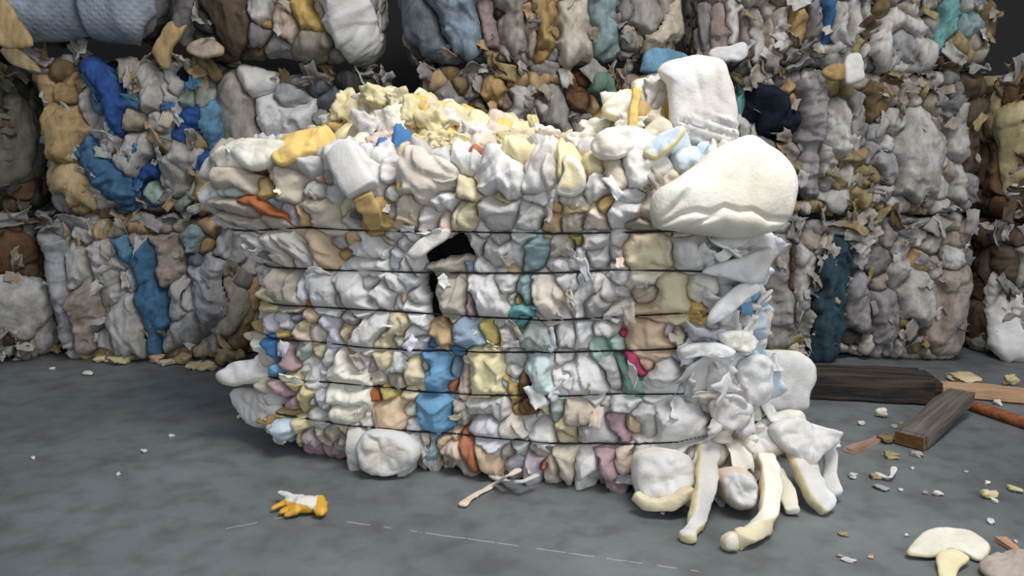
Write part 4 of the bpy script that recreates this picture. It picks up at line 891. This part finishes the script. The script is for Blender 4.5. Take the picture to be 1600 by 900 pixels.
# foam offcut and rag at lower right
r = empty('foam_offcut', at_z(1485, 862))
pad('foam_sheet', [(1416,863),(1438,836),(1465,826),(1505,827),(1535,838),(1549,852),(1541,872),(1526,874),(1505,862),(1486,857),(1470,868),(1440,869)], at_z(1485, 850, .025), (0, -.2, 1), .02, [getmat('crw'), getmat('cr')], r, seed=3, wr=.008, edge=.93, centre=(1488, 846), rag=.05)
pad('folded_corner', [(1463,868),(1484,858),(1510,866),(1516,874),(1500,888),(1490,906),(1470,906)], at_z(1488, 880, .02), (0, -.3, 1), .02, [getmat('ye')], r, seed=4, wr=.006)['label'] = 'yellow folded-under corner'
tag(r, 'off-white foam offcut with a yellow folded corner on the floor at lower right', 'foam scrap')
o = pad('rag', [(1528,880),(1545,868),(1570,864),(1600,858),(1630,866),(1630,905),(1600,920),(1550,905)], at_z(1575, 885, .025), (0, -.2, 1), .04, [getmat('pkb')], None, seed=6, wr=.01, wfreq=18)
tag(o, 'matted grey-brown rag in the lower right corner of the floor', 'rag')
# crumbs: px, py, w, h in px, colour
def crumb(x, y, w, h, k, label, group=None, name='foam_crumb', cat='foam scrap', sd=0):
    p = at_z(x, y); dep = p.y*CP+CAMH*SP; sx = w/F*dep; sz = max(.006, h/F*dep*.8)
    o = lump(name, p, (sx, sx*.7, sz), k, 200+sd, rough=.5, sub=2, rot=(0, 0, R.uniform(0, 6.3)), box=.5); tag(o, label, cat, group); return o
i = 0
for (x, y, w, h, k, t) in [(28,552,40,20,'ye','yellow'),(62,552,34,26,'cry','straw-yellow'),(12,558,24,14,'cry','straw-yellow'),(86,552,24,18,'oc','ochre'),(118,558,24,12,'pb','pinkish'),(138,556,24,22,'be','beige'),(165,564,34,12,'cry','straw-yellow'),(190,568,34,16,'cry','straw-yellow'),
    (205,562,30,14,'be','beige'),(245,566,30,16,'ta','tan'),(262,570,26,10,'be','beige'),(288,568,34,20,'ocy','dull yellow'),(305,576,30,14,'cry','straw-yellow'),(325,578,34,16,'cry','straw-yellow'),(352,570,34,34,'ocy','dull yellow'),(372,562,30,26,'oc','ochre'),(335,560,22,20,'tn','tan-yellow'),(385,552,26,30,'oc','ochre'),(32,562,20,8,'pb','pinkish')]:
    i += 1; crumb(x, y, w, h, k, f'{t} torn foam scrap on the floor along the foot of the left back bales', f'{t} scraps along the left back bales', 'foam_scrap', sd=i)
for (x, y, w, h, k, lb) in [(82,577,10,5,'W','small white fleck on the floor under the left back bales'),(138,585,20,6,'crw','larger off-white flake on bare floor below the left back bales'),(268,683,11,7,'W','white fleck on the floor midway left, upper of two'),
    (226,707,12,6,'W','white fleck on the floor midway left, lower of two'),(52,717,9,5,'crw','off-white fleck on the floor near the left frame edge'),(185,743,8,6,'W','lone white fleck on the dark floor at lower left'),(375,653,12,6,'crw','small off-white crumb just left of the front bale foot'),
    (1035,804,8,6,'W','small white crumb on the floor below the front bale right foam pad'),(1377,652,18,18,'crw','cream foam crumb just below the dark beam'),(1345,664,12,8,'W','white crumb on the floor left of the grey plank'),(1420,672,30,14,'ocy','dull yellow fluff beside the rusty plank end'),
    (1385,690,32,16,'ocd','ochre foam shred beside the pinkish splinter'),(1392,716,24,12,'ocy','straw shred on the floor below the pinkish splinter'),(1432,713,20,10,'gb','grey-beige crumb in front of the rusty plank end'),
    (1368,748,18,10,'ocy','straw crumb beside the twisted white scrap'),(1376,764,26,8,'gr','grey shred below the twisted white scrap'),(1407,767,10,5,'W','tiny white fleck right of the grey shred'),(1332,746,18,9,'lg','pale grey flake right of the foam tongues'),
    (1445,772,9,7,'gr','tiny grey crumb on the floor left of a white one'),(1464,774,16,10,'W','white crumb on the open floor at lower right'),(1545,778,24,16,'cry','straw foam lump with a tail near the right frame edge'),(1585,768,22,10,'cry','straw foam crumb touching the right frame edge'),
    (1553,785,11,9,'crw','off-white crumb below the straw foam lump'),(1543,756,11,6,'crw','off-white fleck above the straw foam lump'),(1548,817,18,7,'W','white flake on the floor above the foam offcut'),(1318,837,16,6,'ocy','straw flake on the floor right of the foam tongues'),
    (1416,838,9,5,'crw','off-white fleck just left of the foam offcut'),(1313,870,12,4,'gr','grey fleck on the floor at the bottom, leftmost of three'),(1326,877,20,6,'lg','pale grey flake at the bottom, middle of three'),(1360,871,13,4,'ta','tan fleck at the bottom, rightmost of three'),
    (1425,733,8,4,'W','tiny white fleck on the floor below the plank'),(1510,738,7,3,'lg','tiny pale fleck on the floor right of the plank'),(1586,847,9,4,'lg','pale fleck above the tan splinter'),(1398,668,14,6,'gb','beige flake above the yellow fluff'),(745,778,8,7,'crw','cream crumb beside the torn ribbon'),
    (1415,590,30,12,'crw','off-white foam scrap on the floor behind the dark beam'),(1505,596,60,12,'cry','pale yellow foam strip behind the tan board'),(1578,602,26,22,'cry','pale yellow foam lump behind the tan board at the right'),(1558,632,18,10,'crw','cream crumb between the tan board and the pole'),(1545,648,14,6,'pb','pinkish flake in front of the pole')]:
    i += 1; crumb(x, y, w, h, k, lb, sd=i)
o = strip('plastic_shred', [at_z(1368, 738, .01), at_z(1380, 744, .012), at_z(1392, 744, .02), at_z(1398, 730, .03)], (.025, .02), (.01, .008), [getmat('W')], None, 2, wr=.005)
tag(o, 'twisted white shred on the floor left of open concrete', 'scrap')

# ================================================================== LIGHT
w = bpy.data.worlds.new('daylight'); S.world = w; w.use_nodes = True
bgk = w.node_tree.nodes['Background']; bgk.inputs[0].default_value = (.80, .87, 1.0, 1); bgk.inputs[1].default_value = .45
def area(name, loc, target, sx, sy, power, col):
    l = bpy.data.lights.new(name, 'AREA'); l.shape = 'RECTANGLE'; l.size = sx; l.size_y = sy; l.energy = power; l.color = col
    o = bpy.data.objects.new(name, l); COL.objects.link(o); o.location = loc
    o.rotation_euler = (Vector(target)-Vector(loc)).to_track_quat('-Z', 'Y').to_euler(); return o
l = area('ceiling_lamp', (1.0, 1.3, 3.9), (.25, 3.0, .5), 2.0, 1.0, 70, (1, .975, .94)); l.data.spread = math.radians(130)
area('doorway_daylight', (2.6, -2.5, 2.0), (.3, 3, .6), 3.0, 3.0, 84, (.93, .965, 1))
S.view_settings.view_transform = 'Standard'; S.view_settings.look = 'None'; S.view_settings.gamma = 1; S.view_settings.exposure = 0.13
S.view_settings.use_curve_mapping = False
